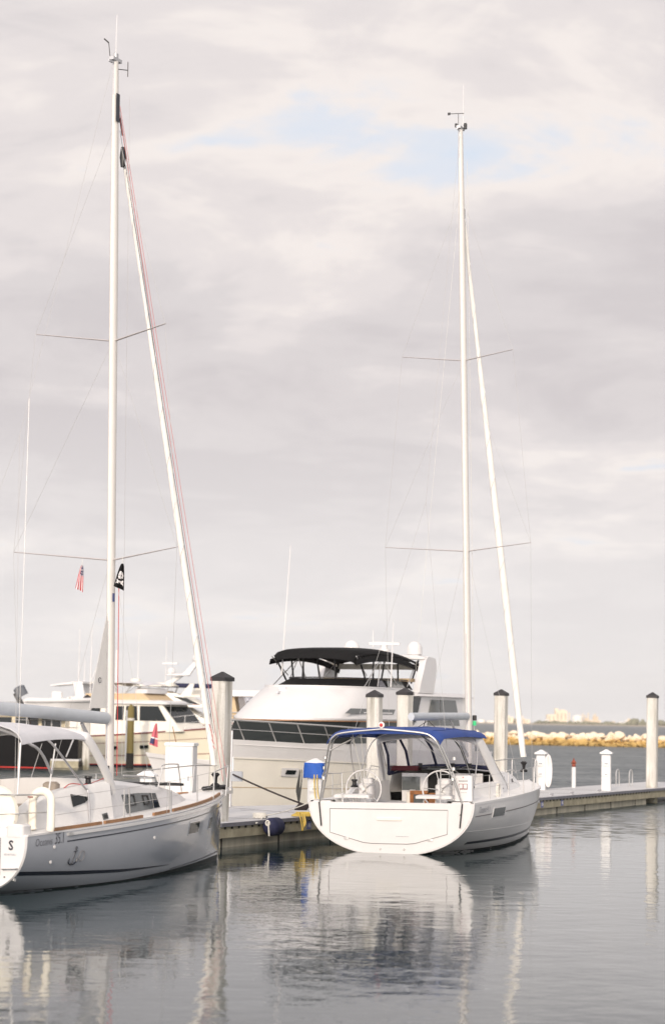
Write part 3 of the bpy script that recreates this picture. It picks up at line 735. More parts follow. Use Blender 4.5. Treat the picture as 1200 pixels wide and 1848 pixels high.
    MB().slab([coam(3.12,1.20,.015),coam(3.09,1.31,.015),coam(3.27,1.33,.015),coam(3.30,1.22,.015)],.012).build('porthole','greyglass',rt)
    MB().slab([coam(3.15,1.225,.029),coam(3.13,1.29,.029),coam(3.23,1.30,.029),coam(3.26,1.235,.029)],.006).build('port_glass','black',rt)
    # cushions and winch in the cockpit
    for x,y,z,w,d,h in ((-.3,.75,1.55,.34,.3,.22),(.35,1.6,1.4,.9,.30,.24),(.55,2.7,1.78,.3,.22,.24),(-.9,2.2,1.35,.4,1.5,.35)):
        MB().rbox((x,y,z),(w,d,h),.07).build('cushion','cushion',rt)
    for x,y,z in ((1.20,2.95,1.83),(-1.20,2.95,1.83)):
        MB().lathe([(.085,0),(.085,.03),(.055,.05),(.05,.12),(.075,.15),(.07,.18),(0,.18)],(x,y,z),14).build('winch','black',rt)
    MB().tube(smoothpath([(1.2,2.1,1.80),(1.22,2.3,1.88),(1.22,2.7,1.86),(1.20,3.0,1.87),(.9,4.1,1.96)],5),.009,5).build('red_sheet','red',rt)
    # twin wheels under a cream cover
    wc = MB(); secs = []
    for i,(r,dy) in enumerate(((.0,-.09),(.34,-.09),(.43,-.05),(.45,.02),(.40,.10),(.0,.12))):
        secs.append([(1.05+r*cos(a),.15+dy,1.42+r*sin(a)*(1.06 if sin(a)>0 else .95)) for a in [2*pi*k/26 for k in range(26)]])
    wc.loft(secs,True).build('wheel_cover','buoycover',rt)
    secs = []
    for i,(r,dy) in enumerate(((.0,-.09),(.34,-.09),(.43,-.05),(.45,.02),(.40,.10),(.0,.12))):
        secs.append([(-.72+r*cos(a),.35+dy,1.50+r*sin(a)) for a in [2*pi*k/26 for k in range(26)]])
    MB().loft(secs,True).build('wheel_cover','buoycover',rt)
    # pushpit
    for sg in (-1,1):
        MB().tube(smoothpath([(sg*1.70,.95,1.08),(sg*1.71,.93,1.66),(sg*1.68,.85,1.72),(sg*1.55,.10,1.74),(sg*1.20,.04,1.74),(sg*1.12,.04,1.68),(sg*1.12,.05,1.06)],5),.015,7).build('pushpit','steel',rt)
        MB().tube([(sg*1.70,.93,1.42),(sg*1.55,.08,1.42),(sg*1.12,.045,1.40)],.011,6).build('pushpit_rail','steel',rt)
    # grey bimini on tubes, white arch at its front
    grid = []
    for i in range(15):
        v = i/14; Y = lerp(.35,2.85,v); row = []
        for j in range(17):
            u = j/16*2-1
            x = lerp(1.42,1.20,v)*sin(u*pi/2*.98)/sin(pi/2*.98); e = abs(u)**2.6
            z = 3.03-.10*v-.05*(2*v-1)**2-lerp(.38,.20,v)*e+.012*cos(v*pi*5)*(1-e)
            row.append((x,Y,z))
        grid.append(row)
    bi = MB().sheet(grid,.014).build('bimini','greycanvas',rt,60)
    MB().rbox((0,2.93,2.80),(2.3,.16,.09),.04).build('bimini_end','white',bi)
    path = smoothpath([(1.30,3.72,1.70),(1.27,3.35,2.2),(1.20,2.95,2.66),(1.08,2.86,2.76),(.5,2.84,2.84),(0,2.84,2.86)],5)
    full = path+[Vector((-p.x,p.y,p.z)) for p in reversed(path[:-1])]
    MB().tube(full,.05,10,ry=.105).build('mainsheet_arch','white',rt)
    for sg in (-1,1):
        MB().tube(smoothpath([(sg*1.45,2.62,1.09),(sg*1.42,2.60,1.70),(sg*1.38,2.45,1.86),(sg*1.36,1.4,2.63),(sg*1.0,1.35,2.82)],4),.021,7).build('bimini_leg','alum',bi)
        MB().tube(smoothpath([(sg*1.40,1.35,2.10),(sg*1.42,.95,2.48),(sg*1.36,.62,2.64),(sg*.9,.5,2.86),(0,.45,2.95)],4),.026,7).build('bimini_hoop','alum',bi)
        wire(bi,(sg*1.35,1.35,1.72),(sg*1.35,1.55,2.62),.016,'steel','bimini_strut',7)
        wire(bi,(sg*1.35,2.15,2.69),(sg*1.36,1.90,2.38),.016,'steel','bimini_strut',7)
        wire(bi,(sg*1.5,.12,1.72),(sg*1.42,.30,2.64),.021,'steel','bimini_pole',7)
        wire(bi,(sg*1.45,.62,2.03),(sg*1.37,1.07,2.62),.007,'wire','bimini_stay')
    # rails
    def stan(Y,h,sg): 
        X = sg*(H.b(Y)-.05); z = H.zs(Y); MB().tube([(X,Y,z),(X,Y,z+h)],.0135,6).build('stanchion','steel',rt); return (X,Y,z+h)
    for sg in (-1,1):
        t1 = [(sg*1.71,.93,1.66)]
        for Y in (3.35,5.42,7.2): t1.append(stan(Y,.62,sg))
        X = sg*(H.b(3.6)-.06); MB().tube([(X,3.62,H.zs(3.6)),(X,3.55,H.zs(3.6)+.62)],.0135,6).build('stanchion','steel',rt)
        X = sg*(H.b(5.55)-.06); MB().tube([(X,5.55,H.zs(5.55)),(X,5.55,H.zs(5.55)+.45)],.0135,6).build('stanchion','steel',rt)
        xb = H.b(8.6); zb = H.zs(8.6); t1.append((sg*xb,8.6,zb+.60))
        MB().tube(t1,.0045,5).build('lifeline','wire',rt); MB().tube([(a,b,c-.3) for a,b,c in t1],.0045,5).build('lifeline','wire',rt)
        MB().tube([(sg*(xb-.03),8.6,zb),(sg*xb,8.6,zb+.60),(sg*.42,10.05,zb+.70),(sg*.10,10.5,zb+.70)],.0145,6).tube([(sg*.42,9.95,zb+.05),(sg*.42,10.05,zb+.70)],.0145,6).build('pulpit','steel',rt)
    MB().tube(smoothpath([(.75,6.35,1.64),(.76,6.5,2.05),(.74,6.6,2.16),(.66,7.3,2.17),(.62,7.45,2.1),(.62,7.6,1.60)],4),.016,7).build('granny_bar','steel',rt)
    MB().box((0,10.62,1.50),(.22,.5,.07)).rbox((0,10.9,1.54),(.16,.12,.12),.03).build('bow_roller','steel',rt)
    MB().tube([(0,9.7,1.60),(0,10.7,1.62)],.05,8).tube([(.1,10.6,1.6),(-.1,10.6,1.6)],.04,8).build('bow_anchor','black',rt)
    MB().rbox((.35,6.75,1.775),(1.5,.18,.06),.02).build('gennaker_roller','black',rt)
    MB().tube([(.75,5.0,1.98),(.70,6.0,1.94)],.016,6).build('grab_rail','steel',rt)
    # rig
    m, my = mast_geo(rt, 5.72, .28, 1.86, 16.65, .150, .225, [(6.30,6.46,1.90,.66),(10.80,10.95,1.52,.52)])
    ft, fb = (0,5.62,15.75), (0,10.35,1.66)
    furled_sail(rt,(0,5.88,14.55),(0,10.18,2.1),.067)
    wire(rt,ft,fb,.006,name='forestay')
    MB().lathe([(.0,0),(.10,.0),(.11,.05),(.04,.10),(.05,.22),(.10,.28),(.06,.32),(0,.32)],(0,10.25,1.62),12).build('furler_drum','black',rt)
    MB().lathe([(.0,0),(.045,.0),(.07,.2),(.045,.42),(0,.42)],(0,5.80,14.5),8).build('furler_swivel','black',rt)
    wire(rt,(.02,5.62,15.5),(.02,5.74,15.15),.02,'black','halyard_block')
    M['pinkline'] = mat('faded_red_line', (.60,.22,.22), .8)
    MB().tube([(.05,5.5,15.7),(.10,10.42,1.75)],.007,5).build('halyard','pinkline',rt)
    MB().tube([(.09,5.5,15.7),(.14,10.55,1.75)],.006,5).build('halyard','pinkline',rt)
    MB().tube([(.07,5.55,15.2),(.13,9.9,2.8)],.005,5).build('halyard','navy',rt)
    mb = MB()
    for k in range(5): mb.tube([(.06+.03*sin(k),9.80+.05*k,3.0-.11*k),(.09,9.84+.05*k,2.9-.11*k)],.014,5,r1=.006)
    mb.build('lashing','pinkline',rt)
    for sg in (-1,1):
        wire(rt,(sg*.05,5.45,15.2),(sg*1.52,5.0,10.95)); wire(rt,(sg*1.52,5.0,10.95),(sg*1.90,4.95,6.46)); wire(rt,(sg*1.90,4.95,6.46),(sg*1.68,5.1,1.24))
        wire(rt,(sg*.05,5.55,10.7),(sg*1.90,4.95,6.46),.0035); wire(rt,(sg*.06,5.65,6.2),(sg*1.3,5.3,1.24),.0035)
        wire(rt,(0,2.2,8.4),(sg*1.5,.05,1.1),.004,name='backstay')
    wire(rt,(0,5.3,16.5),(0,2.2,8.4),.004,name='backstay')
    wire(rt,(.08,5.82,6.0),(.09,5.86,1.95),.008,'red','halyard'); wire(rt,(.11,5.85,16.),(.12,6.0,1.95),.004,'wire','halyard')
    # slot at the foot of the in-mast sail
    grid = []
    for i in range(9):
        z = lerp(3.3,5.3,i/8); wd = .32*(1-i/8)**.9+.02
        grid.append([(-.22*(1-i/8)*j/5+.01*sin(j*1.1),5.60-.02*(i/8)-wd*j/5,z+.0*j) for j in range(6)])
    s = MB().sheet(grid,.01).build('mainsail','thinsail',rt,60)
    MB().tube([(-.085,5.42+.05*cos(a),3.86+.05*sin(a)) for a in [2*pi*i/18 for i in range(18)]],.008,5,closed=True).lathe([(.012,0),(.012,.006),(0,.006)],(-.085,5.42,3.86),6).build('sail_emblem','ink',s)
    mb = MB(); secs = []
    for i in range(15):
        u = i/14; Y = lerp(5.54,.45,u); z = lerp(3.10,3.31,u); r = .125
        secs.append([(r*.85*cos(a),Y,z+r*sin(a)) for a in [2*pi*k/14 for k in range(14)]])
    bo = mb.loft(secs,True).build('boom','boomgrey',rt)
    MB().box((0,5.56,3.1),(.08,.16,.14)).build('gooseneck','alum',bo)
    MB().tube([(0,5.62,2.02),(0,4.62,3.0)],.042,8,r1=.035).build('vang','alum',rt)
    MB().box((.0,5.60,2.05),(.1,.14,.2)).build('vang_foot','black',rt)
    MB().tube([(0,2.7,3.2),(.0,2.82,2.90)],.012,5).build('mainsheet','darkrope',rt)
    wire(rt,(0,5.58,8.6),(0,5.6,2.3),.006,'darkrope','halyard')
    MB().box((.09,5.58,8.),(.006,.08,.6)).build('mast_label','white',m) if False else None
    MB().slab([(.079,5.36,15.35),(.079,5.50,15.35),(.079,5.50,15.95),(.079,5.36,15.95)],.004).build('mast_band','boot',m)
    MB().slab([(.078,5.58,5.45),(.078,5.66,5.45),(.078,5.66,5.62),(.078,5.58,5.62)],.004).build('mast_sticker','plate',m)
    MB().tube([(.0,5.44,16.6),(.0,5.46,17.65)],.012,6,r1=.007).build('whip_antenna','white',m)
    MB().tube([(-.05,5.32,16.6),(-.06,5.25,17.0)],.009,5).tube([(-.06,5.25,17.0),(-.14,5.2,17.08)],.016,5).build('wind_vane','black',m)
    MB().tube([(0,5.5,16.5),(.20,5.6,16.48)],.010,5).tube([(.20,5.6,16.34),(.20,5.6,16.66)],.010,5).build('anemometer','black',m)
    MB().rbox((0,5.44,16.72),(.09,.1,.2),.02).build('masthead_light','alum',m)
    wire(rt,(1.34,.35,1.72),(1.44,.30,8.75),.0045,'wire','radio_whip')
    return rt
LT = left_boat()
def life_buoy():
    o = thing('life_buoy', on_boat('L',1.66,.66,1.44,-.6), R_(-22), 'cream horseshoe life buoy in a fabric cover hung on the stern rail', 'life buoy', ry=R_(-.6))
    mb = MB(); pts = []
    for i in range(21):
        a = lerp(-.62*pi, .62*pi, i/20)
        pts.append((.185*sin(a)*(1.0 if abs(a)<pi/2 else .92),0,.12+.235*cos(a) if abs(a)<pi/2 else .12+.235*cos(a)*2.1))
    pts = [(.17,0,-.36)]+[(.185,0,lerp(-.3,.10,k/4)) for k in range(5)]+[(.185*cos(a),0,.14+.185*sin(a)) for a in [pi*k/12 for k in range(1,12)]]+[(-.185,0,lerp(.10,-.3,k/4)) for k in range(5)]+[(-.17,0,-.36)]
    mb.tube(smoothpath(pts,2),.075,12,ry=.055).build('buoy_ring','buoycover',o,60)
    MB().box((-.2,-.06,.22),(.10,.02,.02)).build('strap','maroon',o)
life_buoy()
def flag(name, pos, label, cells, W, Hh, rz, skew, rows=14, cols=9, matl=('flagred','flagwhite','flagblue'), hoist=None):
    o = thing(name, pos, rz, label, 'flag')
    mb = MB(); g = []
    for i in range(rows+1):
        u = i/rows; row = []
        for j in range(cols+1):
            v = j/cols
            wd = lerp(.16,1.,u**.7)*W
            x = (v-.5)*wd+skew*u*Hh; y = .05*sin(v*9+u*2)*(.25+.75*u)
            row.append((x,y,-u*Hh-(v-.5)*.10*u*(1 if skew<=0 else -1)))
        g.append(row)
    for i in range(rows):
        for j in range(cols):
            q = [Vector(g[i][j]),Vector(g[i][j+1]),Vector(g[i+1][j+1]),Vector(g[i+1][j])]
            mi = cells((i+.5)/rows,(j+.5)/cols)
            mb.add([p+Vector((0,-.003,0)) for p in q]+[p+Vector((0,.003,0)) for p in q],[(3,2,1,0),(4,5,6,7),(0,1,5,4),(1,2,6,5),(2,3,7,6),(3,0,4,7)],mi)
    mb.build('flag_cloth', list(matl), o, 60)
    MB().tube(hoist or [(0,0,.14),(0,0,-.02)],.005,5).build('halyard','rope',o)
    return o
def us(u,v):
    if u < .42 and v > .42: return 1 if (int(u*40)+int(v*18))%3==0 else 2
    return 0 if int(v*11)%2==0 else 1
flag('ensign', on_boat('L',-.43,5.22,6.14,-.6), 'limp striped American flag hanging under the port spreader', us, .20, .50, -.25, -.10, 22, 11)
def pirate(u,v):
    su, sv = (u-.46)/.15, (v-.5)/.30
    d = hypot(su,sv)
    if d < 1 and not (abs(su-.15)<.22 and .18<abs(sv)<.55): return 1
    if .62<u<.86 and (abs((u-.74)-(v-.5)*.20)<.035 or abs((u-.74)+(v-.5)*.20)<.030) and .1<v<.9: return 1
    return 0
flag('pirate_flag', on_boat('L',.46,5.30,6.16,-.6), 'black flag with white skull and crossed bones under the starboard spreader', pirate, .24, .50, -.15, -.12, 26, 16, ('blackcanvas','flagwhite'))
# ------------------------------------------------------------------ large motor yacht beyond the pontoon (bow towards us)
class Flare:
    """planing hull: y runs from bow (0) to stern (L)"""
    def __init__(s, L, bm, yb, z0, z1, wl=.80, stemrake=1.0, pw=1.7): s.L,s.bm,s.yb,s.z0,s.z1,s.wl,s.sr,s.pw = L,bm,yb,z0,z1,wl,stemrake,pw
    def b(s, y): u = min(1, max(0,y)/s.yb); return s.bm*(1-(1-u)**s.pw)
    def zs(s, y): u = y/s.L; return lerp(s.z0, s.z1, 1-(1-u)**1.8)
    def p(s, y, t, sg=1):
        u = min(1, max(0,y)/s.yb)
        f = lerp(.30, s.wl, u**.8) + (1-lerp(.30, s.wl, u**.8))*t**lerp(1.5,.9,u)
        z = lerp(-.35, s.zs(y), t)
        return (sg*s.b(y)*f, y+s.sr*(1-t)*(1-u), z)
    def mesh(s, t0=0., t1=1., off=0., n=26):
        secs = []; mb = MB(); ts = [lerp(t0,t1,k/8) for k in range(9)]
        for i in range(n+1):
            y = s.L*(i/n)**1.4
            secs.append([tuple(Vector(s.p(y,t,-1))+Vector((-off,-off*.5,0))) for t in reversed(ts)]+[tuple(Vector(s.p(y,t,1))+Vector((off,-off*.5,0))) for t in ts])
        mb.loft(secs); mb.add(secs[-1],[tuple(range(len(secs[-1])))]) if off==0 else None
        return mb
    def deck(s, dz=0., n=20):
        return MB().loft([[(lerp(-s.b(y),s.b(y),k/4),y,s.zs(y)+dz) for k in range(5)] for y in [s.L*(i/n)**1.4 for i in range(n+1)]])
def outl(w, y0, a, y1, z, n=14):
    P = [(-w,y1,z)]+[(w*sin(-pi/2+pi*i/n), y0+a*(1-abs(cos(-pi/2+pi*i/n))**.8), z) for i in range(n+1)]+[(w,y1,z)]
    return P
def big_yacht():
    o = thing('motor_yacht', dock_world(-7.2,13.7), -PH['D'], 'big white motor yacht with a black flybridge canopy and black windscreen', 'motor yacht')
    H = Flare(17.6, 2.35, 5.5, 2.45, 1.98)
    hull = H.mesh().build('hull','cream',o)
    H.mesh(.80,1.0,.02).build('bulwark','white',hull)
    H.mesh(.785,.80,.045).build('rub_rail','cream',hull)
    H.mesh(0.,.18,.012).build('boot_stripe','boot',hull)
    for k,(y,t) in enumerate(((1.95,.60),(7.0,.62))):
        a = Vector(H.p(y,t)); b = Vector(H.p(y+.62,t)); c = Vector(H.p(y+.62,t+.10)); d = Vector(H.p(y,t+.10))
        f = MB().slab([a+Vector((.02,-.03,0)),b+Vector((.03,-.02,0)),c+Vector((.03,-.02,0)),d+Vector((.02,-.03,0))],.02).build('porthole_frame','white',hull)
        a,b,c,d = [Vector(H.p(y+dy,t+dt)) for dy,dt in ((.14,.028),(.50,.028),(.54,.075),(.18,.075))]
        MB().slab([v+Vector((.055,-.06,0)) for v in (a,b,c,d)],.02).build('porthole','glass',hull)
    MB().loft([[tuple(Vector(H.p(y,.455))+Vector((.012,-.006,0))),tuple(Vector(H.p(y,.463))+Vector((.014,-.007,0)))] for y in [17*(i/20)**1.4 for i in range(21)]]).build('knuckle_line','tan',hull)
    H.deck(-.16).build('deck','deck',o)
    # deckhouse
    d0 = MB().loft([outl(2.0,2.2,3.0,16.6,1.8), outl(2.02,2.15,3.0,16.6,2.32)]).build('house_base','white',o)
    MB().loft([outl(2.02,2.22,3.0,4.9,2.30), outl(2.06,3.02,3.0,5.3,3.14)]).build('windscreen','mesh',o)
    sw = MB().loft([outl(2.0,3.6,1.5,9.9,2.28), outl(2.03,4.0,1.5,9.9,3.14)]).build('saloon_window','greyglass',o)
    for y in (7.0,9.6): MB().box((2.01,y,2.7),(.10,.10,.88)).build('window_post','white',sw)
    fas = MB().loft([outl(2.10,2.92,3.0,9.2,3.08), outl(2.14,2.95,3.0,9.25,3.14), outl(2.03,4.08,2.9,9.9,3.75), outl(1.92,5.0,2.8,10.35,4.22), outl(1.80,5.1,2.8,10.35,4.24), outl(1.5,5.6,2.4,10.3,4.05)]).build('flybridge','white',o)
    MB().loft([outl(1.95,4.95,2.8,10.4,4.19), outl(1.95,4.95,2.8,10.4,4.235)]).build('coaming_rail','white',fas)
    MB().loft([outl(2.12,2.90,3.0,9.3,3.04), outl(2.12,2.90,3.0,9.3,3.075)]).build('brow_trim','teak',fas)
    q = [(2.112,4.5,3.31),(2.112,8.5,3.31),(2.082,8.75,3.48),(2.082,5.0,3.48)]
    sl = MB().slab(q,.02).build('slot_window','greyglass',fas)
    MB().slab([(2.135,6.0,3.33),(2.135,8.4,3.33),(2.128,8.4,3.37),(2.128,6.0,3.37)],.006).build('slot_ledge','white',sl)
    for z in (3.86,3.72):
        MB().lathe([(0,0),(.07,0),(.085,.10),(.05,.13),(0,.13)],n=12).build('horn','steel',fas).matrix_local = Matrix.Translation((2.02,6.9,z))@Matrix.Rotation(R_(75),4,'Y')
    MB().box((-.3,4.78,4.10),(.24,.06,.11)).box((-.3,4.55,3.98),(.06,.4,.06)).build('docking_lamp','greycanvas',fas)
    # aft upper deckhouse with large side windows
    hs = [(2.10,10.0,2.0),(2.10,16.4,2.0),(2.0,15.6,4.02),(2.0,11.2,4.02)]
    mb = MB(); mb.add(hs+[(-x,y,z) for x,y,z in hs],[(0,1,2,3),(7,6,5,4),(0,3,7,4),(1,5,6,2),(3,2,6,7)]); mb.build('aft_house','white',o)
    MB().rbox((0,13.5,4.07),(4.3,5.8,.13),.25).build('aft_roof','white',o)
    for a,b in (((11.75,12.9),(12.15,12.95)),((13.0,14.9),(13.05,14.55))):
        MB().slab([(2.06,a[0],2.95),(2.06,a[1],2.95),(2.022,b[1],3.88),(2.022,b[0],3.88)],.02).build('aft_window','greyglass',o)
    MB().slab([(2.075,10.0,3.05),(2.075,10.6,3.05),(2.02,11.2,3.95),(2.02,10.5,3.95)],.03).build('boarding_gate','glass',o)
    # flybridge screen
    sc_ = MB().loft([outl(1.80,5.6,2.6,11.,4.20), outl(1.58,6.5,2.3,11.,4.50)]).build('flybridge_screen','blackcanvas',o)
    MB().slab([(1.815,8.0,4.22),(1.815,8.6,4.22),(1.62,8.6,4.47),(1.62,8.3,4.47)],.02).build('screen_pane','vinyl',sc_)
    MB().slab([(1.815,8.8,4.22),(1.815,10.3,4.22),(1.62,10.3,4.47),(1.62,9.0,4.47)],.02).build('screen_pane','greyglass',sc_)
    MB().loft([[(x*1.03,y,z+.01) for x,y,z in outl(1.58,6.5,2.3,11.,4.50)],[(x*1.03,y,z+.05) for x,y,z in outl(1.58,6.5,2.3,11.,4.50)]]).build('screen_trim','black',sc_)
    MB().box((0,11.2,4.55),(3.4,.5,.12)).build('bench_top','tan',o)
    # black canopy
    grid = []
    for i in range(15):
        v = i/14; y = lerp(6.0,12.2,v); row = []
        for j in range(15):
            u = j/14*2-1; w = 1.62*(1 if v>.12 else lerp(.93,1,v/.12)); x = w*sin(u*pi/2*.97)/sin(pi/2*.97); e = abs(u)**3
            z = 5.60-.24*(2*v-.85)**2-.22*e-(.26 if i==0 else .02 if i==1 else 0)
            row.append((x,(y if i else 6.3)+(.45*e if i<3 else 0)*(1-v*3),z))
        grid.append(row)
    cp = MB().sheet(grid,.03).build('canopy','blackcanvas',o,60)
    for sg in (-1,1):
        MB().sheet([[(sg*1.62,lerp(6.45,12.2,k/10),5.36-.30*(2*(k/10)-.85)**2) for k in range(11)],[(sg*1.66,lerp(6.45,12.2,k/10),5.14-.26*(2*(k/10)-.85)**2) for k in range(11)]],.02).build('valance','blackcanvas',cp)
        for y0,y1 in ((6.7,7.5),(8.0,8.1),(9.0,8.8),(10.1,10.3),(12.0,11.5)):
            MB().tube([(sg*1.58,y0,5.28),(sg*1.52,y1,4.45)],.035,6).build('canopy_post','black',cp)
        for y0,y1,z1 in ((6.5,7.6,4.62),(8.6,9.8,4.3),(8.6,6.9,4.24),(8.6,8.0,4.22),(11.8,10.6,4.3)):
            MB().tube([(sg*1.60,y0,5.25),(sg*(1.5 if z1>4.5 else 1.74),y1,z1)],.018,6).build('canopy_strut','steel',cp)
    for x in (-.6,.6): MB().tube([(x,6.9,5.45),(x,7.0,4.5)],.03,6).build('canopy_post','black',cp)
    # radar arch
    ar = MB().rbox((0,11.95,5.40),(4.1,.95,.16),.15).build('radar_arch','white',o)
    for sg in (-1,1):
        pr = [(10.9,4.1),(12.3,4.1),(12.55,5.0),(12.45,5.36),(11.75,5.42),(11.55,5.30)]
        MB().prism(pr,sg*.24,'x',sg*1.84).build('arch_leg','white',ar)
    MB().box((0,12.2,5.05),(3.7,.4,.20)).build('hardtop_beam','cream',ar)
    def dome(x,y,z,r,nm):
        d = MB().lathe([(r*.75,0),(r,.12*r),(r,.75*r)]+[(r*cos(a),.75*r+r*1.05*sin(a)) for a in [pi/2*k/8 for k in range(1,9)]],(x,y,z),20).build(nm,'white',ar,60)
    dome(-1.05,11.95,5.47,.30,'satellite_dome'); dome(1.45,11.95,5.47,.28,'satellite_dome')
    MB().lathe([(.22,0),(.22,.22),(.12,.26),(.1,.36),(0,.36)],(.25,11.95,5.47),16).rbox((.25,11.95,5.90),(1.15,.14,.12),.05,rz=.35).build('radar','white',ar)
    for x,y,z,h,dx,dy in ((-1.35,6.8,4.6,4.5,.15,.2),(1.98,8.6,4.25,2.25,.02,.1),(-.4,12.4,5.4,1.0,.0,.0)):
        MB().tube([(x,y,z),(x+dx,y+dy,z+h)],.028,6,r1=.014).build('whip_antenna','white',o)
    # bow rail
    for sg in (-1,1):
        top = []; mid = []
        for i in range(15):
            y = lerp(.05,8.0,i/14); b = max(.02,H.b(y)-.10); z = H.zs(y); top.append((sg*b,y-.35,z+.62)); mid.append((sg*b,y-.2,z+.32))
        rl = MB().tube(top,.028,7).build('bow_rail','steel',o)
        MB().tube(mid,.014,6).build('mid_rail','steel',rl)
        for y in (.6,1.6,2.6,3.7,4.9,6.2,7.6):
            b = H.b(y)-.10; z = H.zs(y); MB().tube([(sg*b,y+.25,z),(sg*max(.02,H.b(y)-.10),y-.30,z+.62)],.02,6).build('rail_stanchion','steel',rl)
    return o
big_yacht()
# ------------------------------------------------------------------ boats moored further back
M['warmcream'] = mat('paint_warm_cream', (.77,.71,.56), .35, var=.05)
M['warmwhite'] = mat('paint_warm_white', (.80,.765,.68), .35, var=.05)
def place(px, D): return ((px-600)/3800*D, D)
def boat_root(name, bow, heading, label, cat): return thing(name, (bow[0],bow[1],0), -R_(heading+180), label, cat, 'boats moored further back')
def side_house(root, name, m, prof, w0, w1, z0, z1):
    """deckhouse from a side profile (y,z), narrowing from half-width w0 at z0 to w1 at z1"""
    W = lambda z: lerp(w0, w1, min(1,max(0,(z-z0)/(z1-z0))))
    n = len(prof); vs = [(W(z),y,z) for y,z in prof]+[(-W(z),y,z) for y,z in prof]
    mb = MB(); mb.add(vs,[tuple(range(n)),tuple(range(2*n-1,n-1,-1))]+[(i,(i+1)%n,n+(i+1)%n,n+i) for i in range(n)])
    return mb.build(name,m,root), W
def side_pane(par, W, quad, sg, m='glass', name='window', off=.012):
    q = [(sg*(W(z)+off),y,z) for y,z in quad]
    if sg < 0: q = q[::-1]
    return MB().slab(q,.012).build(name,m,par)
def rail_run(par, pts, h, posts=6, r=.018, name='rail'):
    P = [Vector(p) for p in pts]; mb = MB(); mb.tube([p+Vector((0,0,h)) for p in P],r,6); mb.tube([p+Vector((0,0,h*.5)) for p in P],r*.7,6)
    for k in range(posts):
        u = k/(posts-1)*(len(P)-1); i = min(int(u),len(P)-2); p = P[i].lerp(P[i+1],u-i); mb.tube([p,p+Vector((0,0,h))],r,6)
    return mb.build(name,'steel',par)
def cream_trawler():
    bow = place(421,127); o = boat_root('trawler_yacht', bow, 115, 'cream trawler yacht with dark wheelhouse windows and thin red trim lines', 'boat')
    H = Flare(13.2, 2.1, 5.5, 2.6, 1.75, wl=.82, stemrake=.9)
    hull = H.mesh().build('hull','warmcream',o)
    H.mesh(0.,.20,.012).build('boot_stripe','boot',hull); H.mesh(.20,.225,.02).build('red_stripe','redboot',hull)
    H.mesh(.43,.445,.015).build('trim_line','maroon',hull); H.mesh(.955,.985,.04).build('rub_rail','maroon',hull); H.mesh(.985,1.0,.045).build('cap_rail','white',hull)
    H.mesh(.76,.77,.012).build('trim_line','maroon',hull)
    H.deck(-.05).build('deck','deck',o)
    for y in (4.4,6.5,2.1):
        for sg in (-1,1):
            a,b,c,d = [Vector(H.p(y+dy,t,sg))+Vector((sg*.03,0,0)) for dy,t in ((0,.60),(.55,.60),(.55,.68),(0,.68))]
            MB().slab([a,b,c,d][::sg],.02).build('porthole','glass',hull)
    W0,(w0,w1,z0,z1) = None,(1.75,1.55,1.7,3.95)
    hs, W = side_house(o,'wheelhouse','warmwhite',[(2.3,2.2),(10.8,1.75),(10.8,3.9),(3.95,3.9),(3.75,3.8)],w0,w1,z0,z1)
    for sg in (-1,1):
        for q in (((7.6,2.82),(7.07,2.82),(7.07,3.66),(7.6,3.66)),((6.9,2.82),(6.35,2.82),(6.35,3.66),(6.9,3.66)),((6.2,2.80),(5.35,2.80),(5.45,3.68),(6.2,3.68)),((5.2,2.80),(3.35,2.80),(3.98,3.68),(5.25,3.68)),((9.2,2.8),(8.0,2.8),(8.0,3.66),(9.2,3.66))):
            side_pane(hs,W,q[::-1],sg)
    for x0,x1 in ((-1.5,-.55),(-.5,.5),(.55,1.5)):
        f = lambda z: 2.3+(z-2.2)*(3.75-2.3)/(3.8-2.2)
        MB().slab([(x0,f(2.72)-.03,2.72),(x0,f(3.68)-.03,3.68),(x1,f(3.68)-.03,3.68),(x1,f(2.72)-.03,2.72)],.012).build('windscreen','glass',hs)
    MB().rbox((0,6.9,3.97),(3.5,7.2,.14),.4).build('roof','white',o)
    fb,_ = side_house(o,'flybridge','tan',[(4.6,4.03),(9.2,4.03),(9.2,4.40),(5.2,4.45)],1.45,1.4,4.,4.5)
    MB().rbox((.0,5.4,4.62),(2.6,.9,.34),.15).build('console','white',o)
    grid = [[(lerp(-1.5,1.5,j/8),lerp(4.9,7.9,i/6),5.18-.10*(2*j/8-1)**2-.18*(abs(2*i/6-1))**3) for j in range(9)] for i in range(7)]
    bm = MB().sheet(grid,.03).build('bimini','greycanvas',o)
    for sg in (-1,1):
        for y0,y1 in ((5.2,6.4),(6.4,6.4),(7.6,6.4)): MB().tube([(sg*1.45,y0,5.1),(sg*1.42,y1,4.42)],.02,6).build('bimini_leg','steel',bm)
    pts = [(sg_x,y,z) for sg_x,y,z in ((-1.62,4.6,2.0),(-1.35,2.6,2.25),(-.85,1.2,2.42),(0,-.2,2.6),(.85,1.2,2.42),(1.35,2.6,2.25),(1.62,4.6,2.0))]
    rail_run(o,pts,.85,11,name='bow_rail')
    MB().tube([(.3,8.6,3.9),(.3,8.6,8.1)],.036,6,r1=.02).build('whip_antenna','white',o)
    MB().tube([(-1.2,9.0,3.9),(-1.2,9.0,8.4)],.034,6,r1=.02).build('whip_antenna','white',o)
    MB().tube([(0,7.9,4.4),(0,7.9,7.1)],.06,8,r1=.04).tube([(0,7.9,6.0),(0,9.8,5.0)],.025,6).build('mast','cream',o)
    return o
cream_trawler()
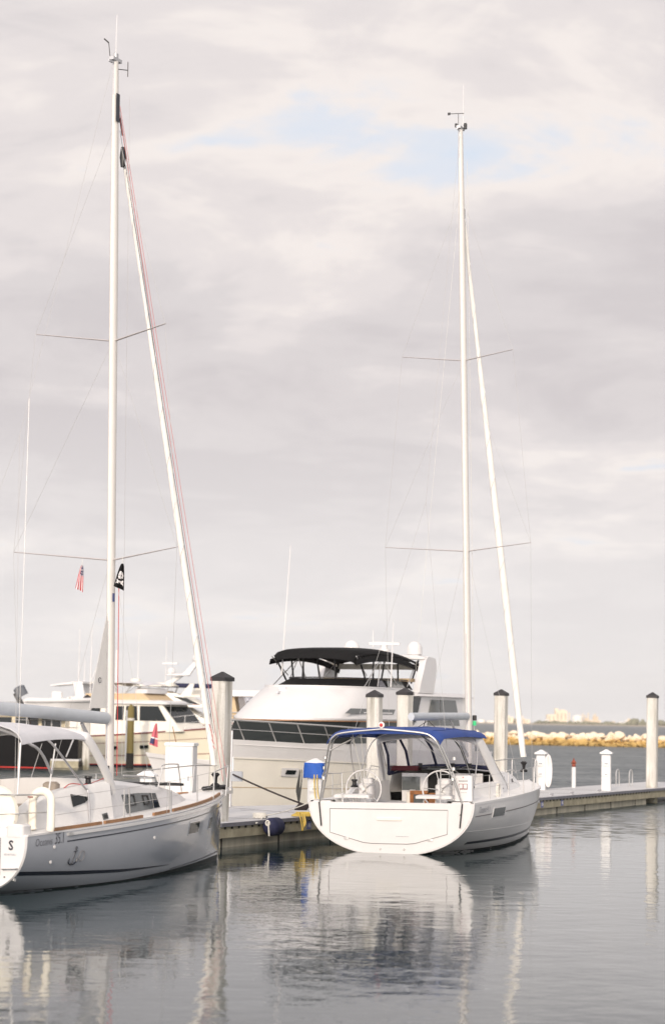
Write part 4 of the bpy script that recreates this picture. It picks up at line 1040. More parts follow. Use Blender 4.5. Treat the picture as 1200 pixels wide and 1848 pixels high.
def flybridge_yacht():
    bow = place(492,150); o = boat_root('flybridge_yacht', bow, 98, 'white yacht with radar arch and a long navy cover, behind the cream trawler', 'boat')
    H = Flare(16, 2.3, 6, 3.0, 2.1); hull = H.mesh().build('hull','warmwhite',o); H.mesh(0.,.16,.012).build('boot_stripe','boot',hull); H.mesh(.95,.98,.03).build('rub_rail','maroon',hull)
    H.deck(-.04).build('deck','deck',o)
    hs,W = side_house(o,'saloon','warmwhite',[(3.6,2.6),(14,2.2),(14,3.8),(6.0,3.8)],2.0,1.85,2.2,3.8)
    for sg in (-1,1):
        side_pane(hs,W,[(13,2.7),(13,3.5),(6.4,3.5),(5.4,2.9)],sg)
    fb,W2 = side_house(o,'flybridge','warmwhite',[(4.0,3.75),(14.2,3.75),(14.2,4.3),(7.2,4.75),(6.4,4.7)],1.95,1.8,3.7,4.8)
    for sg in (-1,1):
        side_pane(fb,W2,[(5.4,4.0),(4.5,3.9),(5.6,4.4),(6.6,4.5)],sg,'glass','side_window')
        side_pane(fb,W2,[(14.0,3.92),(14.0,3.97),(5.0,3.97),(4.6,3.92)],sg,'maroon','trim_line')
    MB().rbox((0,8.2,4.75),(3.0,2.4,.25),.3).build('cowl','tan',fb)
    MB().tube([(0,3.6,5.25),(0,7.8,5.30)],.17,10).build('boom_cover','navy',o)
    MB().rbox((0,8.6,5.35),(3.3,4.2,.16),.4).build('hardtop','cream',o)
    for sg in (-1,1):
        for y0,y1 in ((7.2,6.9),(10.2,9.6)): MB().tube([(sg*1.5,y0,4.5),(sg*1.5,y1,5.3)],.05,6).build('hardtop_leg','steel',o)
        MB().prism([(5.3,4.5),(6.1,4.5),(5.4,5.4),(5.1,5.4)],sg*.12,'x',sg*1.5).build('arch_leg','cream',o)
    MB().prism([(7.0,5.4),(7.6,5.4),(6.6,6.0),(6.2,6.0)],.4,'x',-.2).rbox((0,6.6,6.05),(1.6,1.6,.10),.2).build('mast_base','white',o)
    MB().prism([(6.3,6.05),(5.75,6.05),(5.1,7.0),(5.45,7.0)],.3,'x',-.15).build('mast_arm','white',o)
    for x,y,z,r in ((0,5.25,7.0,.34),(0,7.1,6.1,.28)):
        MB().lathe([(r*.75,0),(r,.15*r),(r,.7*r)]+[(r*cos(a),.7*r+r*sin(a)) for a in [pi/2*k/6 for k in range(1,7)]],(x,y,z),16).build('satellite_dome','white',o,60)
    MB().box((0,7.2,6.85),(1.2,.14,.12),rz=1.3).build('radar_bar','white',o)
    MB().lathe([(.35,0),(.35,.2),(0,.25)],(0,9.7,5.5),14).build('radar','cream',o)
    for x,y,h in ((.4,7.6,3.4),(-.6,9.4,3.8),(.2,4.6,3.0),(-.2,5.0,2.6)): MB().tube([(x,y,5.3),(x,y,5.3+h)],.034,6,r1=.02).build('whip_antenna','white',o)
    rail_run(o,[(-1.9,5,2.35),(-1.4,2.4,2.65),(-.6,.7,2.9),(0,-.3,3.0),(.6,.7,2.9),(1.4,2.4,2.65),(1.9,5,2.35)],.75,11,name='bow_rail')
    return o
flybridge_yacht()
def black_boat():
    bow = place(-260,121); o = boat_root('trawler_yacht', bow, 267, 'black hulled trawler yacht with a bright red waterline and cream house', 'boat')
    # stern at the right
    H = Flare(13.2, 2.3, 5.5, 2.7, 1.95, wl=.90); hull = H.mesh().build('hull','blackhull',o)
    H.mesh(.172,.20,.012).build('red_waterline','redboot',hull); H.mesh(.96,1.0,.05).build('cap_rail','white',hull)
    H.deck(-.05).build('deck','deck',o)
    hs,W = side_house(o,'house','yellowcream',[(4.2,2.1),(12.4,1.95),(12.4,3.05),(4.8,3.05)],1.9,1.85,1.9,3.1)
    for sg in (-1,1):
        for a,b in ((11.1,12.2),(9.6,10.9),(8.1,9.4),(6.2,7.7)): side_pane(hs,W,[(a,2.25),(b,2.25),(b,2.9),(a,2.9)],sg)
        for a,b in ((11.1,12.2),(9.6,10.9)): 
            MB().box((sg*(W(2.5)+.035),(a+b)/2,2.6),(.02,.05,.66)).build('window_bar','white',hs)
    MB().rbox((0,8.6,3.12),(4.2,8.2,.12),.3).build('boat_deck','white',o)
    rail_run(o,[(2.0,4.7,3.2),(2.0,12.6,3.2)],.55,9,.02,'deck_rail'); rail_run(o,[(-2.0,4.7,3.2),(-2.0,12.6,3.2)],.55,9,.02,'deck_rail')
    rail_run(o,[(2.25,9.5,1.95),(2.2,13.1,1.95)],.8,5,.022,'side_rail'); rail_run(o,[(-2.25,9.5,1.95),(-2.2,13.1,1.95)],.8,5,.022,'side_rail')
    MB().rbox((0,6.0,3.6),(3.0,2.6,.9),.3).build('pilot_house','white',o)
    for sg in (-1,1): MB().box((sg*1.505,6.0,3.7),(.02,1.9,.4)).build('pilot_window','glass',o)
    return o
black_boat()
M['motorgrey'] = mat('motor_cowl_grey', (.09,.10,.115), .3)
def deck_dinghy():
    # tender carried on the boat deck of the black trawler
    c = place(118,119); o = thing('dinghy', (c[0],c[1],3.18), R_(90+4), 'small white dinghy with a grey outboard motor carried on a boat deck', 'dinghy')
    H = Flare(3.9,.85,2.0,.62,.50,wl=.75,stemrake=.5); mb = H.mesh(); 
    hl = mb.build('hull','white',o); hl.location = (0,-2,.15)
    d = H.deck(-.10).build('floor','cream',o); d.location = (0,-2,.15)
    mb = MB(); 
    for sg in (-1,1): mb.tube([(sg*max(.05,H.b(y)),y-2,.15+H.zs(y)) for y in [3.9*(i/12)**1.3 for i in range(13)]],.12,8)
    mb.build('tube','white',o)
    MB().rbox((0,.2,.9),(.5,.6,.6),.1).build('console','white',o)
    mb = MB().rbox((0,0,0),(.42,.66,.60),.15); q = Matrix.Rotation(R_(-28),3,'X')
    mb.v = [tuple(q@Vector(v)+Vector((0,2.25,1.18))) for v in mb.v]
    m = mb.build('outboard','motorgrey',o)
    mb = MB().box((0,0,0),(.18,.30,.85)).box((0,.12,-.42),(.10,.45,.06)); mb.v = [tuple(q@Vector(v)+Vector((0,2.32,.70))) for v in mb.v]
    mb.build('outboard_leg','black',m)
    return o
deck_dinghy()
def arch_boat():
    bow = place(255,140); o = boat_root('motor_cruiser', bow, 98, 'pale cruiser with a leaning mast arch and brown side screens', 'boat')
    H = Flare(11,1.9,4.5,2.1,1.6); hull = H.mesh().build('hull','white',o); H.mesh(0.,.2,.012).build('boot_stripe','boot',hull); H.deck(-.04).build('deck','deck',o)
    hs,W = side_house(o,'cabin','white',[(2.6,1.9),(9.6,1.7),(9.6,3.2),(3.9,3.2)],1.6,1.5,1.7,3.2)
    for sg in (-1,1):
        for a,b in ((4.4,5.8),(6.1,7.4),(7.7,9.0)): side_pane(hs,W,[(a,2.3),(b,2.3),(b,2.95),(a,2.95)],sg)
    MB().rbox((0,6.8,3.3),(3.3,6.4,.18),.3).build('cabin_top','white',o)
    for a,b in ((3.9,5.15),(5.3,5.75)):
        MB().box((-1.5,(a+b)/2,3.68),(.05,b-a,.52)).build('side_screen','brown',o); MB().box((1.5,(a+b)/2,3.68),(.05,b-a,.52)).build('side_screen','brown',o)
    rail_run(o,[(-1.55,3.8,3.4),(-1.55,7.0,3.4)],.6,6,.03,'rail'); rail_run(o,[(1.55,3.8,3.4),(1.55,7.0,3.4)],.6,6,.03,'rail')
    MB().rbox((0,6.4,3.85),(1.6,2.4,.6),.25).build('flybridge','white',o)
    for sg in (-1,1): MB().prism([(3.05,3.4),(3.6,3.4),(4.0,5.15),(3.4,5.25)],sg*.14,'x',sg*1.2).build('arch_leg','white',o)
    MB().rbox((0,3.7,5.22),(2.7,.75,.16),.1).prism([(3.6,5.15),(5.6,4.95),(5.6,5.02),(3.7,5.32)],2.2,'x',-1.1).build('arch_top','white',o)
    for x,y,h in ((0,4.0,3.6),(.4,3.3,2.1),(-.4,3.5,1.6)): MB().tube([(x,y,5.2),(x,y,5.2+h)],.036,6,r1=.02).build('whip_antenna','white',o)
    MB().tube([(.0,3.2,5.2),(.0,2.75,6.3)],.04,6).build('light_mast','white',o)
    return o
arch_boat()
def far_left_boat():
    bow = place(40,128); o = boat_root('motor_cruiser', bow, 95, 'white cruiser with a dark canvas top, cut off by the left photo edge', 'boat')
    H = Flare(9,1.7,4,1.9,1.5); hull = H.mesh().build('hull','white',o); H.mesh(0.,.2,.012).build('boot_stripe','boot',hull); H.deck(-.04).build('deck','deck',o)
    hs,W = side_house(o,'cabin','white',[(1.4,1.8),(7.5,1.6),(7.5,3.55),(2.6,3.55),(1.9,2.7)],1.5,1.35,1.6,3.5)
    for sg in (-1,1): side_pane(hs,W,[(2.3,2.75),(6.8,2.75),(6.8,3.3),(2.7,3.3)],sg)
    MB().rbox((0,4.4,3.75),(2.7,3.6,.34),.2,).build('canvas_top','navy',o)
    MB().rbox((0,4.0,4.0),(1.2,1.4,.2),.2).build('hatch','white',o)
far_left_boat()
def canvas_boat():
    bow = place(398,104); o = boat_root('motor_cruiser', bow, 278, 'white cruiser with hardtop and cream canvas between the pile and the big yacht', 'boat')
    H = Flare(10,1.8,4.2,2.0,1.6); hull = H.mesh().build('hull','white',o); H.mesh(0.,.2,.012).build('boot_stripe','boot',hull); H.mesh(.93,.96,.03).build('rub_rail','maroon',hull); H.deck(-.04).build('deck','deck',o)
    hs,W = side_house(o,'cabin','white',[(.9,2.0),(8,1.7),(8,3.05),(1.2,3.05)],1.6,1.5,1.7,3.05)
    for sg in (-1,1): side_pane(hs,W,[(1.4,2.45),(5.5,2.45),(5.5,2.8),(1.4,2.8)],sg)
    MB().rbox((0,2.3,4.32),(3.0,4.0,.20),.5).build('hardtop','white',o)
    cv,Wc = side_house(o,'canvas','tan',[(.3,3.05),(1.35,3.05),(1.1,4.22),(.3,4.22)],1.4,1.3,3.05,4.2)
    for sg in (-1,1):
        for y in (1.9,3.6): MB().tube([(sg*1.35,y,3.05),(sg*1.3,y-.3,4.25)],.03,6).build('hardtop_leg','steel',o)
        MB().slab([(sg*1.42,1.5,3.1),(sg*1.42,3.4,3.1),(sg*1.35,3.1,4.15),(sg*1.35,1.3,4.15)],.015).build('clear_curtain','vinyl',o)
    rail_run(o,[(1.5,.3,3.05),(1.5,3.5,3.05)],.3,6,.02,'rail'); rail_run(o,[(-1.5,.3,3.05),(-1.5,3.5,3.05)],.3,6,.02,'rail')
canvas_boat()
def skiff():
    bow = place(274,76); o = boat_root('skiff', bow, 262, 'small white skiff, its bow poking out left of the tall dock cabinet', 'boat')
    H = Flare(6.2,1.05,2.8,1.82,1.35,wl=.7,stemrake=.9); hull = H.mesh().build('hull','white',o); H.mesh(.93,1.,.05).build('gunwale','white',hull); H.deck(-.03).build('deck','white',o)
    MB().rbox((0,3.4,1.7),(.8,.8,1.0),.1).build('console','white',o)
    MB().tube([(-.4,1.25,1.55),(-.4,.95,2.75)],.018,6).build('flagstaff','teak',o)
skiff()
c = place(305,76)
M['pinkred'] = mat('flag_faded_red', (.55,.14,.17), .8)
def nor(u,v): return 1 if .62<u<.70 or (.42<v<.5 and u>.62) else (2 if .70<=u<.92 and v<.6 else 0)
flag('pennant', (c[0]-.30,c[1]+.2,2.85), 'small red flag with white and blue bands on the skiff staff', nor, .30, .80, .2, -.10, 16, 9, ('pinkred','flagwhite','flagblue'))
# ------------------------------------------------------------------ pontoons, piles and what stands on them
def dloc(X,Y,Z=0.): return dock_world(X,Y,Z)
def pontoon():
    o = thing('floating_dock', dloc(0,0), -PH['D'], 'long floating pontoon with pale concrete top and olive timber sides', 'dock')
    e = 46
    poly = [(0,0),(0,e),(-3.0,e),(-3.0,12.2),(-4.6,8.0),(-6.5,2.6),(-34,2.6),(-34,0)]
    MB().prism(poly,.10,'z',.50).build('deck','dockdeck',o)
    st = MB(); st.box((.035,e/2,.555),(.07,e,.09)); s1 = st.build('edge_strip','rubstrip',o)
    MB().box((-17,-.035,.555),(34,.07,.09)).build('edge_strip','rubstrip',o)
    MB().box((-3.035,29,.555),(.07,34,.09)).build('edge_strip','rubstrip',o)
    fa = MB().box((-.05,e/2,.375),(.12,e,.27)).build('fascia','fascia',o)
    MB().box((-17,.05,.375),(33.8,.12,.27)).build('fascia','fascia',o)
    MB().box((-2.95,29,.375),(.12,34,.27)).build('fascia','fascia',o)
    MB().box((-1.5,18.2,.05),(2.7,35.6,.40)).build('pontoon_float','pontoon',o)
    MB().box((-17.5,1.3,.05),(32,2.1,.40)).build('pontoon_float','pontoon',o)
    MB().box((-1.5,18.2,.245),(2.8,35.8,.03)).build('float_gap','dark',o)
    for k in range(12):
        MB().box((-.145,.4+3.1*k,.04),(.012,.06,.38)).build('float_joint','dark',o)
    hol = MB()
    for k in range(100):
        hol.box((.012,.28+.36*k,.475),(.008,.10,.055))
    h = hol.build('drain_slots','dark',fa); h['kind'] = 'stuff'
    for Y in (4.95,23.2,25.3):
        p = MB().box((.016,Y,.37),(.012,.24,.20)).build('number_plate','plate',fa)
        MB().box((.026,Y-.04,.37),(.006,.03,.11)).box((.026,Y+.05,.37),(.006,.03,.11)).build('numeral','white',p)
    for k in range(8): MB().box((-1.5,2.6+4.2*k,.603),(2.9,.035,.006)).build('deck_joint','grime',o)
    MB().box((-2.2,7.0,.603),(4.2,.03,.006),rz=R_(-30)).build('deck_joint','grime',o)
    return o
pontoon()
def second_dock():
    a = place(101,118.5); b = place(156,119.5)
    o = thing('floating_dock', ((a[0]+b[0])/2,119.3,0), R_(-4), 'short olive timber dock end beside the black hulled boat', 'dock')
    w = b[0]-a[0]
    MB().box((0,1,.55),(w,2.4,.10)).build('deck','dockdeck',o); MB().box((0,-.25,.30),(w,.14,.40)).build('fascia','fascia',o); MB().box((0,1,.0),(w-.2,2.2,.3)).build('pontoon_float','pontoon',o)
second_dock()
def pile_tree(loc, top, label, r=.205, rz=0., group='capped concrete piles'):
    lean = random.Random(label); o = thing('mooring_pile', (loc[0],loc[1],-1), rz, label, 'pile', group, ry=R_(lean.uniform(-.5,.5)), rx=R_(lean.uniform(-.5,.5)))
    mb = MB(); h = top+1; c = .05
    ring = [(r,-r+c),(r,r-c),(r-c,r),(-r+c,r),(-r,r-c),(-r,-r+c),(-r+c,-r),(r-c,-r)]
    mb.loft([[(x,y,lerp(0,h,i/8)) for x,y in ring] for i in range(9)],True).build('shaft','pile',o)
    q = r*1.06
    MB().loft([[(sx*q,sy*q,h-.04) for sx,sy in ((1,-1),(1,1),(-1,1),(-1,-1))],[(sx*q,sy*q,h+.05) for sx,sy in ((1,-1),(1,1),(-1,1),(-1,-1))],[(sx*.02,sy*.02,h+.19) for sx,sy in ((1,-1),(1,1),(-1,1),(-1,-1))]],True).build('cap','pilecap',o)
    return o
DR = -PH['D']
def shift(l,d): return (l[0]+d,l[1])
pile_tree((-2.67,51.9),4.05,'thick pale concrete pile with black cap beside the grey yacht bow',rz=DR+R_(-5))
pile_tree(shift(dloc(-2.85,15.4),.11),3.86,'pale pile with black cap, left one of the pair behind the blue bimini',rz=DR+R_(2))
pile_tree(shift(dloc(-2.85,17.6),.16),3.97,'pale pile with black cap, right one of the pair behind the blue bimini',rz=DR+R_(-7))
pile_tree(shift(dloc(-2.85,26.5),.11),4.10,'pale pile with black cap between the furled sail and the breakwater view',rz=DR)
pile_tree(shift(dloc(-.55,37.4),.2),4.22,'lone pale pile with black cap near the right photo edge',rz=DR+R_(4))
c = place(166,120); pile_tree(c,4.05,'pale pile just left of the grey yacht mast, in front of the cruiser arch',rz=.2)
c = place(134,150); pile_tree(c,4.1,'far pile of which only the black cap shows above a cruiser roof',rz=.3)
c = place(455,150); pile_tree(c,4.1,'far pile seen under the hardtop left of the big yacht',rz=.3)
def wood_pile():
    c = place(245,124.5); o = thing('timber_pile', (c[0],c[1],-1), 0, 'slim olive timber pile standing in front of the cream trawler', 'pile')
    MB().lathe([(.22,0),(.21,2.5),(.19,4.55),(.05,4.75),(0,4.75)],n=14).build('shaft','olivepile',o)
    MB().lathe([(.225,0),(.225,1.9),(.0,1.9)],n=14).build('tide_band','dark',o)
    mb = MB()
    for k in range(3): mb.tube([(.205*cos(a),.205*sin(a),3.82+.05*k) for a in [2*pi*i/12 for i in range(12)]],.025,5,closed=True)
    mb.build('rope_turns','rope',o)
    MB().box((-.24,0,2.9),(.10,.10,3.0)).build('bumper_strip','greybox',o)
wood_pile()
def pedestal(loc, h, label, rz, w=.44, name='power_pedestal'):
    o = thing(name, (loc[0],loc[1],.60), rz, label, 'pedestal', 'dock power pedestals')
    b = MB().rbox((0,0,(h-.2)/2),(w,w*.8,h-.2),.04).build('column','plastic',o)
    MB().rbox((0,0,h-.19),(w*1.02,w*.86,.05),.03).build('collar','greybox',o)
    q = w*.66
    MB().loft([[(sx*q,sy*q*.85,h-.165) for sx,sy in ((1,-1),(1,1),(-1,1),(-1,-1))],[(sx*q,sy*q*.85,h-.12) for sx,sy in ((1,-1),(1,1),(-1,1),(-1,-1))],[(sx*.03,sy*.03,h) for sx,sy in ((1,-1),(1,1),(-1,1),(-1,-1))]],True).build('roof','plastic',o)
    MB().rbox((0,-w*.4-.03,h*.66),(w*.7,.06,.18),.02).build('socket_panel','plastic',b); MB().box((.02,-w*.4-.065,h*.66),(.12,.02,.05)).build('socket','greybox',b)
    MB().rbox((0,-w*.4-.03,h*.40),(w*.7,.05,.16),.02).build('socket_panel','plastic',b); MB().box((.02,-w*.4-.062,h*.40),(.10,.02,.04)).build('socket','greybox',b)
    return o
pedestal(dloc(-.58,32.2),1.55,'white power pedestal standing alone in the middle of the pontoon',DR+R_(10),.35)
p2 = pedestal(shift(dloc(-2.55,30.9),-.16),1.50,'white power pedestal with a pale hose coil, just right of the blue-topped yacht bow',DR+R_(6),.34)
pm = pedestal(dloc(-1.75,9.0),1.42,'white power pedestal under the bright blue cover',DR+R_(16),.40)
c = (-4.40,51.9); pedestal(c,1.22,'low white pedestal roof seen over the grey yacht cabin top',R_(-12),.33)
def hose_coil(): 
    l = dloc(-2.15,31.0); o = None
    mb = MB()
    for k in range(6):
        mb.tube([(.03*k-.05,.13*sin(a)*(1-.22*k),.72+.60*cos(a)*(1-.05*k)-.02*k) for a in [2*pi*i/18 for i in range(18)]],.028,5,closed=True)
    o = mb.build('hose_coil','flagwhite'); o.location = (l[0]-.30,l[1],.60); o.rotation_euler = (0,0,R_(75))
    tag(o,'pale hose looped on the side of a power pedestal by the far bow','hose')
hose_coil()
def blue_cover():
    l = dloc(-1.75,9.0); o = thing('cover', (l[0]-.02,l[1]-.05,1.47), DR+R_(16), 'bright blue fabric cover wrapped round a power pedestal top', 'cover')
    mb = MB(); secs = []
    for i in range(7):
        z = lerp(0,.42,i/6); row = []
        for k in range(28):
            a = 2*pi*k/28; s_ = 1/max(abs(cos(a)),abs(sin(a)))
            r = .285+.012*sin(a*7+z*9)+.008*sin(a*13)
            row.append((r*cos(a)*s_,r*.85*sin(a)*s_,z+.012*sin(a*5)))
        secs.append(row)
    mb.loft(secs,True).build('fabric','brightblue',o,60)
blue_cover()
def cable():
    l = dloc(-1.9,8.8); mb = MB()
    for k in range(6):
        mb.tube(smoothpath([(-.20,-.1,1.10),(-.22-.014*k,-.12-.02*k,.65),(-.23-.012*k,-.12-.02*k,.10+.07*k),(-.16-.004*k,-.14,.65),(-.16,-.12,1.10)],4),.011,5)
    o = mb.build('power_cable','greyhose'); o.location = (l[0],l[1],.60); tag(o,'grey power cable hanging in loops left of the blue-covered pedestal','cable')
cable()
def yellow():
    l = dloc(-1.75,9.0); o = MB().tube(smoothpath([(-.03,-.30,.95),(0,-.32,.4),(.10,-.36,.12),(.4,-.5,.25),(1.2,-.8,.35),(2.2,-1.2,.62)],6),.017,6).tube(smoothpath([(.05,-.30,.95),(.07,-.32,.5),(.14,-.36,.15)],5),.016,6).build('shore_cable','yellow'); o.location = (l[0],l[1],.62); tag(o,'yellow shore power cable running from the blue-covered pedestal to the yacht','cable')
    l = dloc(-.05,4.75); mb = MB()
    for k in range(4):
        mb.tube([((.30-.025*k)*cos(a)+.02*k,(.34-.02*k)*sin(a),.03+.022*k) for a in [2*pi*i/22 for i in range(22)]],.018,5,closed=True)
    for k in range(2):
        mb.tube(smoothpath([(-.05+.08*k,-.35,.12),(.08+.08*k,-.45,.10),(.17+.06*k,-.48,-.15),(.20+.04*k,-.48,-.34+.1*k),(.25+.03*k,-.46,-.12),(.2,-.40,.1)],4),.016,5)
    o = mb.build('hose_coil','yellow'); o.location = (l[0],l[1],.60); o.rotation_euler = (0,0,DR); tag(o,'yellow hose coiled on the pontoon edge, ends hanging over','hose')
yellow()
def meter():
    l = dloc(-4.2,8.6); o = thing('meter_post', (l[0],l[1],.60), 0, 'white utility post with a grey meter box in front of the big yacht bow', 'utility post')
    MB().rbox((-.08,0,.62),(.20,.18,1.24),.03).build('post','plastic',o); MB().rbox((-.06,-.02,1.2),(.26,.2,.42),.03).build('head','plastic',o)
    MB().rbox((.16,-.12,.86),(.34,.18,.28),.03).build('meter_box','greybox',o); MB().tube([(-.02,-.13,.0),(.0,-.13,2.15)],.03,6).build('conduit','alum',o)
meter()
def cabinet():
    o = thing('dock_cabinet', (-3.66,52.9,.60), R_(-7), 'tall plain white storage cabinet on the dock behind the grey yacht bow', 'cabinet')
    MB().rbox((0,0,.90),(.70,.60,1.80),.02).build('body','plastic',o); MB().rbox((0,0,1.84),(.76,.66,.08),.03).build('lid','plastic',o)
    MB().box((0,-.314,.9),(.62,.012,1.64)).build('door','plastic',o); MB().box((.25,-.325,1.0),(.03,.02,.12)).build('handle','greybox',o)
cabinet()
def cleats():
    first = None
    spots = [(-.25,2.9),(-.25,5.6),(-.2,24.8),(-.2,27.0),(-.2,30.1)]
    labs = ['low cleat with a pale rope made fast, near the thick pile','bare low cleat between the navy fender and yellow hose','steel cleat on the pontoon edge, nearest the blue-topped yacht bow','steel cleat on the pontoon edge, middle of three in the right stretch','steel cleat on the pontoon edge before the lone power pedestal']
    for (X,Y),lb in zip(spots,labs):
        if first is None:
            first = o = thing('cleat', dloc(X,Y,.60), DR, lb, 'cleat', 'mooring cleats on the pontoon')
            MB().box((0,-.08,.03),(.06,.05,.07)).build('foot','alum',o); MB().box((0,.08,.03),(.06,.05,.07)).build('foot','alum',o); MB().tube([(0,-.2,.09),(0,-.1,.075),(0,.1,.075),(0,.2,.09)],.022,6).build('horn','alum',o)
        else:
            o = copy_tree(first); o.location = dloc(X,Y,.60); o['label'] = lb
cleats()
def fender():
    l = dloc(.24,2.45,.44); o = thing('fender', l, DR, 'fat navy fender lying against the pontoon side', 'fender')
    prof = [(0,-.36),(.05,-.35),(.12,-.33)]+[(.225*min(1,sqrt(max(0,1-(abs(u)/.34)**4))+.0) if abs(u)>.2 else .225,u) for u in [lerp(-.33,.33,i/16) for i in range(17)]]+[(.12,.33),(.05,.35),(0,.36)]
    b = MB().lathe(prof,n=20).build('body','fender',o,60); b.rotation_euler = (pi/2,0,0)
    mb = MB()
    for k in range(4): mb.tube([(.05*cos(a+k)+.0,-.36+.02*k,.10+.06*sin(a+k*.7)) for a in [2*pi*i/10 for i in range(10)]],.018,5,closed=True)
    mb.tube([(.03,-.38,.12),(.05,-.36,-.22)],.02,5).build('lanyard','rope',o)
fender()
def lines():
    def ln(name,pts,r,m,lb):
        o = MB().tube(pts,r,6).build(name,m); tag(o,lb,'rope')
    a = on_boat('R',-1.95,.15,1.24,-1); b = dloc(-.25,2.85,.68)
    ln('mooring_line',arc(a,b,.06,10),.013,'rope','thin grey mooring line from the blue-topped yacht stern to a cleat')
    ln('mooring_line',arc(b,dloc(.10,1.75,.55),.03,6),.020,'rope','short pale rope between a cleat and the navy fender')
    c = dloc(-4.0,8.3,1.52); d = dloc(-1.7,8.35,.72)
    ln('mooring_line',arc(c,d,.03,8),.026,'darkrope','dark mooring rope slanting down in front of the big yacht bow')
    mb = MB(); 
    for k in range(4): mb.tube([(.16*cos(a)+.03*k,.11*sin(a),.03+.035*k) for a in [2*pi*i/12 for i in range(12)]],.03,5,closed=True)
    o = mb.build('rope_coil','darkrope'); o.location = dloc(-1.75,8.1,.60); tag(o,'black rope heaped on a cleat before the big yacht','rope')
    ln('mooring_line',smoothpath([dloc(-1.7,8.2,.70),dloc(-1.35,8.4,.66),dloc(-1.0,8.5,.62)],4),.026,'darkrope','dark rope tail lying on the pontoon by the black heap')
    mb = MB()
    for k in range(4): mb.tube([(.15*cos(a),.10*sin(a)+.03*k,.04+.03*k) for a in [2*pi*i/12 for i in range(12)]],.022,5,closed=True)
    o = mb.build('rope_coil','rope'); o.location = dloc(-.3,2.7,.60); tag(o,'pale rope coil heaped on the cleat near the thick pile','rope')
lines()
M['rust'] = mat('rusty_red', (.30,.07,.04), .8, var=.3, vscale=12)
def red_post():
    l = dloc(-2.7,34.7); o = thing('marker_post', (l[0],l[1],.60), 0, 'short white post with a rusty red valve on top', 'post')
    MB().lathe([(.085,0),(.085,.80),(0,.81)],n=12).build('post','plastic',o)
    MB().lathe([(.06,.81),(.09,.86),(.05,.93),(.09,.98),(.06,1.05),(.025,1.08),(.025,1.14),(0,1.14)],n=10).build('valve','rust',o)
    MB().tube([(-.11,0,.95),(.11,0,.95)],.035,6).build('outlet','brown',o)
red_post()
def ladder():
    o = thing('swim_ladder', dloc(-1.95,39.0,.60), DR, 'two chrome hoops of a swim ladder at the pontoon far end', 'ladder')
    for x in (-.28,.28):
        MB().tube(smoothpath([(x,-.25,0),(x,-.25,.50),(x,-.12,.64),(x,.05,.64),(x,.16,.5),(x,.16,-.3)],4),.026,7).build('handrail','steel',o)
    for z in (-.1,-.28): MB().box((0,.16,z),(.56,.06,.03)).build('rung','steel',o)
ladder()
# ------------------------------------------------------------------ breakwater, far shore, haze
def rock_mesh(seed):
    r = random.Random(seed); bm = bmesh.new(); bmesh.ops.create_icosphere(bm, subdivisions=2, radius=1)
    ax = [Vector((r.uniform(-1,1),r.uniform(-1,1),r.uniform(-1,1))).normalized() for _ in range(12)]
    cut = [r.uniform(.42,.85) for _ in ax]
    for v in bm.verts:
        for a,c in zip(ax,cut):
            d = v.co.dot(a)
            if d > c: v.co -= a*(d-c)
        v.co *= 1+r.uniform(-.05,.05)
    me = bpy.data.meshes.new('boulder'); bm.to_mesh(me); bm.free(); me.materials.append(M['rock']); return me
def breakwater():
    ms = [rock_mesh(k) for k in range(10)]; r = random.Random(5)
    core = MB(); secs = []
    for i in range(60):
        x = lerp(-30,75,i/59); y = 292-(x-20)*.28+ (0); h = .8+.15*sin(i*1.7)
        secs.append([(x,y-2.6,-.6),(x,y-1.2,h*.6),(x,y,h),(x,y+1.5,h*.6),(x,y+3,-.6)])
    tag(core.loft(secs).build('breakwater_core','rock',None,0),kind='structure')
    n = 0
    for row,(dy,z,sc_) in enumerate(((-2.6,.05,.40),(-2.0,.36,.46),(-1.3,.72,.48),(-.5,1.10,.50),(.6,1.22,.48))):
        x = 16.+row*.3
        while x < 51:
            s = sc_*r.choice((.7,.85,1.,1.1,1.3,1.75))*r.uniform(.85,1.15)
            o = bpy.data.objects.new('boulder', ms[r.randrange(10)]); COL.objects.link(o)
            o.location = (x, 292-(x-20)*.28+dy+r.uniform(-.3,.3), z+r.uniform(-.16,.22)); o.scale = (s*r.uniform(.9,1.35),s,s*r.uniform(.6,.95))
            o.rotation_euler = (r.uniform(-.5,.5),r.uniform(-.5,.5),r.uniform(0,6.3))
            tag(o,'pale weathered boulder in the low rock breakwater, stained ochre near the water','boulder','boulders of the breakwater'); n += 1
            x += s*r.uniform(1.25,1.75)
breakwater()
FD = 2200.
def fx(px): return (px-600)/3800*FD
M['farcream'] = mat('far_cream_wall', (.80,.68,.52), .8, var=.10, vscale=.08)
M['farwhite'] = mat('far_white_paint', (.80,.77,.72), .6)
M['fartrees'] = mat('far_foliage', (.20,.20,.13), .9, var=.35, vscale=.06)  # leaf colour lightened to carry the pale distance haze
M['land'] = mat('far_land', (.40,.35,.27), .95, var=.2, vscale=.02)  # ground colour lightened too, distance haze put into it
mb = MB(); mb.add([(-1490,2170,-.5),(1490,2170,-.5),(1490,2190,1.3),(-1490,2190,1.3),(1490,2590,2.0),(-1490,2590,2.0)],[(0,1,2,3),(3,2,4,5)])
tag(mb.build('far_shore','land',None,0),kind='structure')
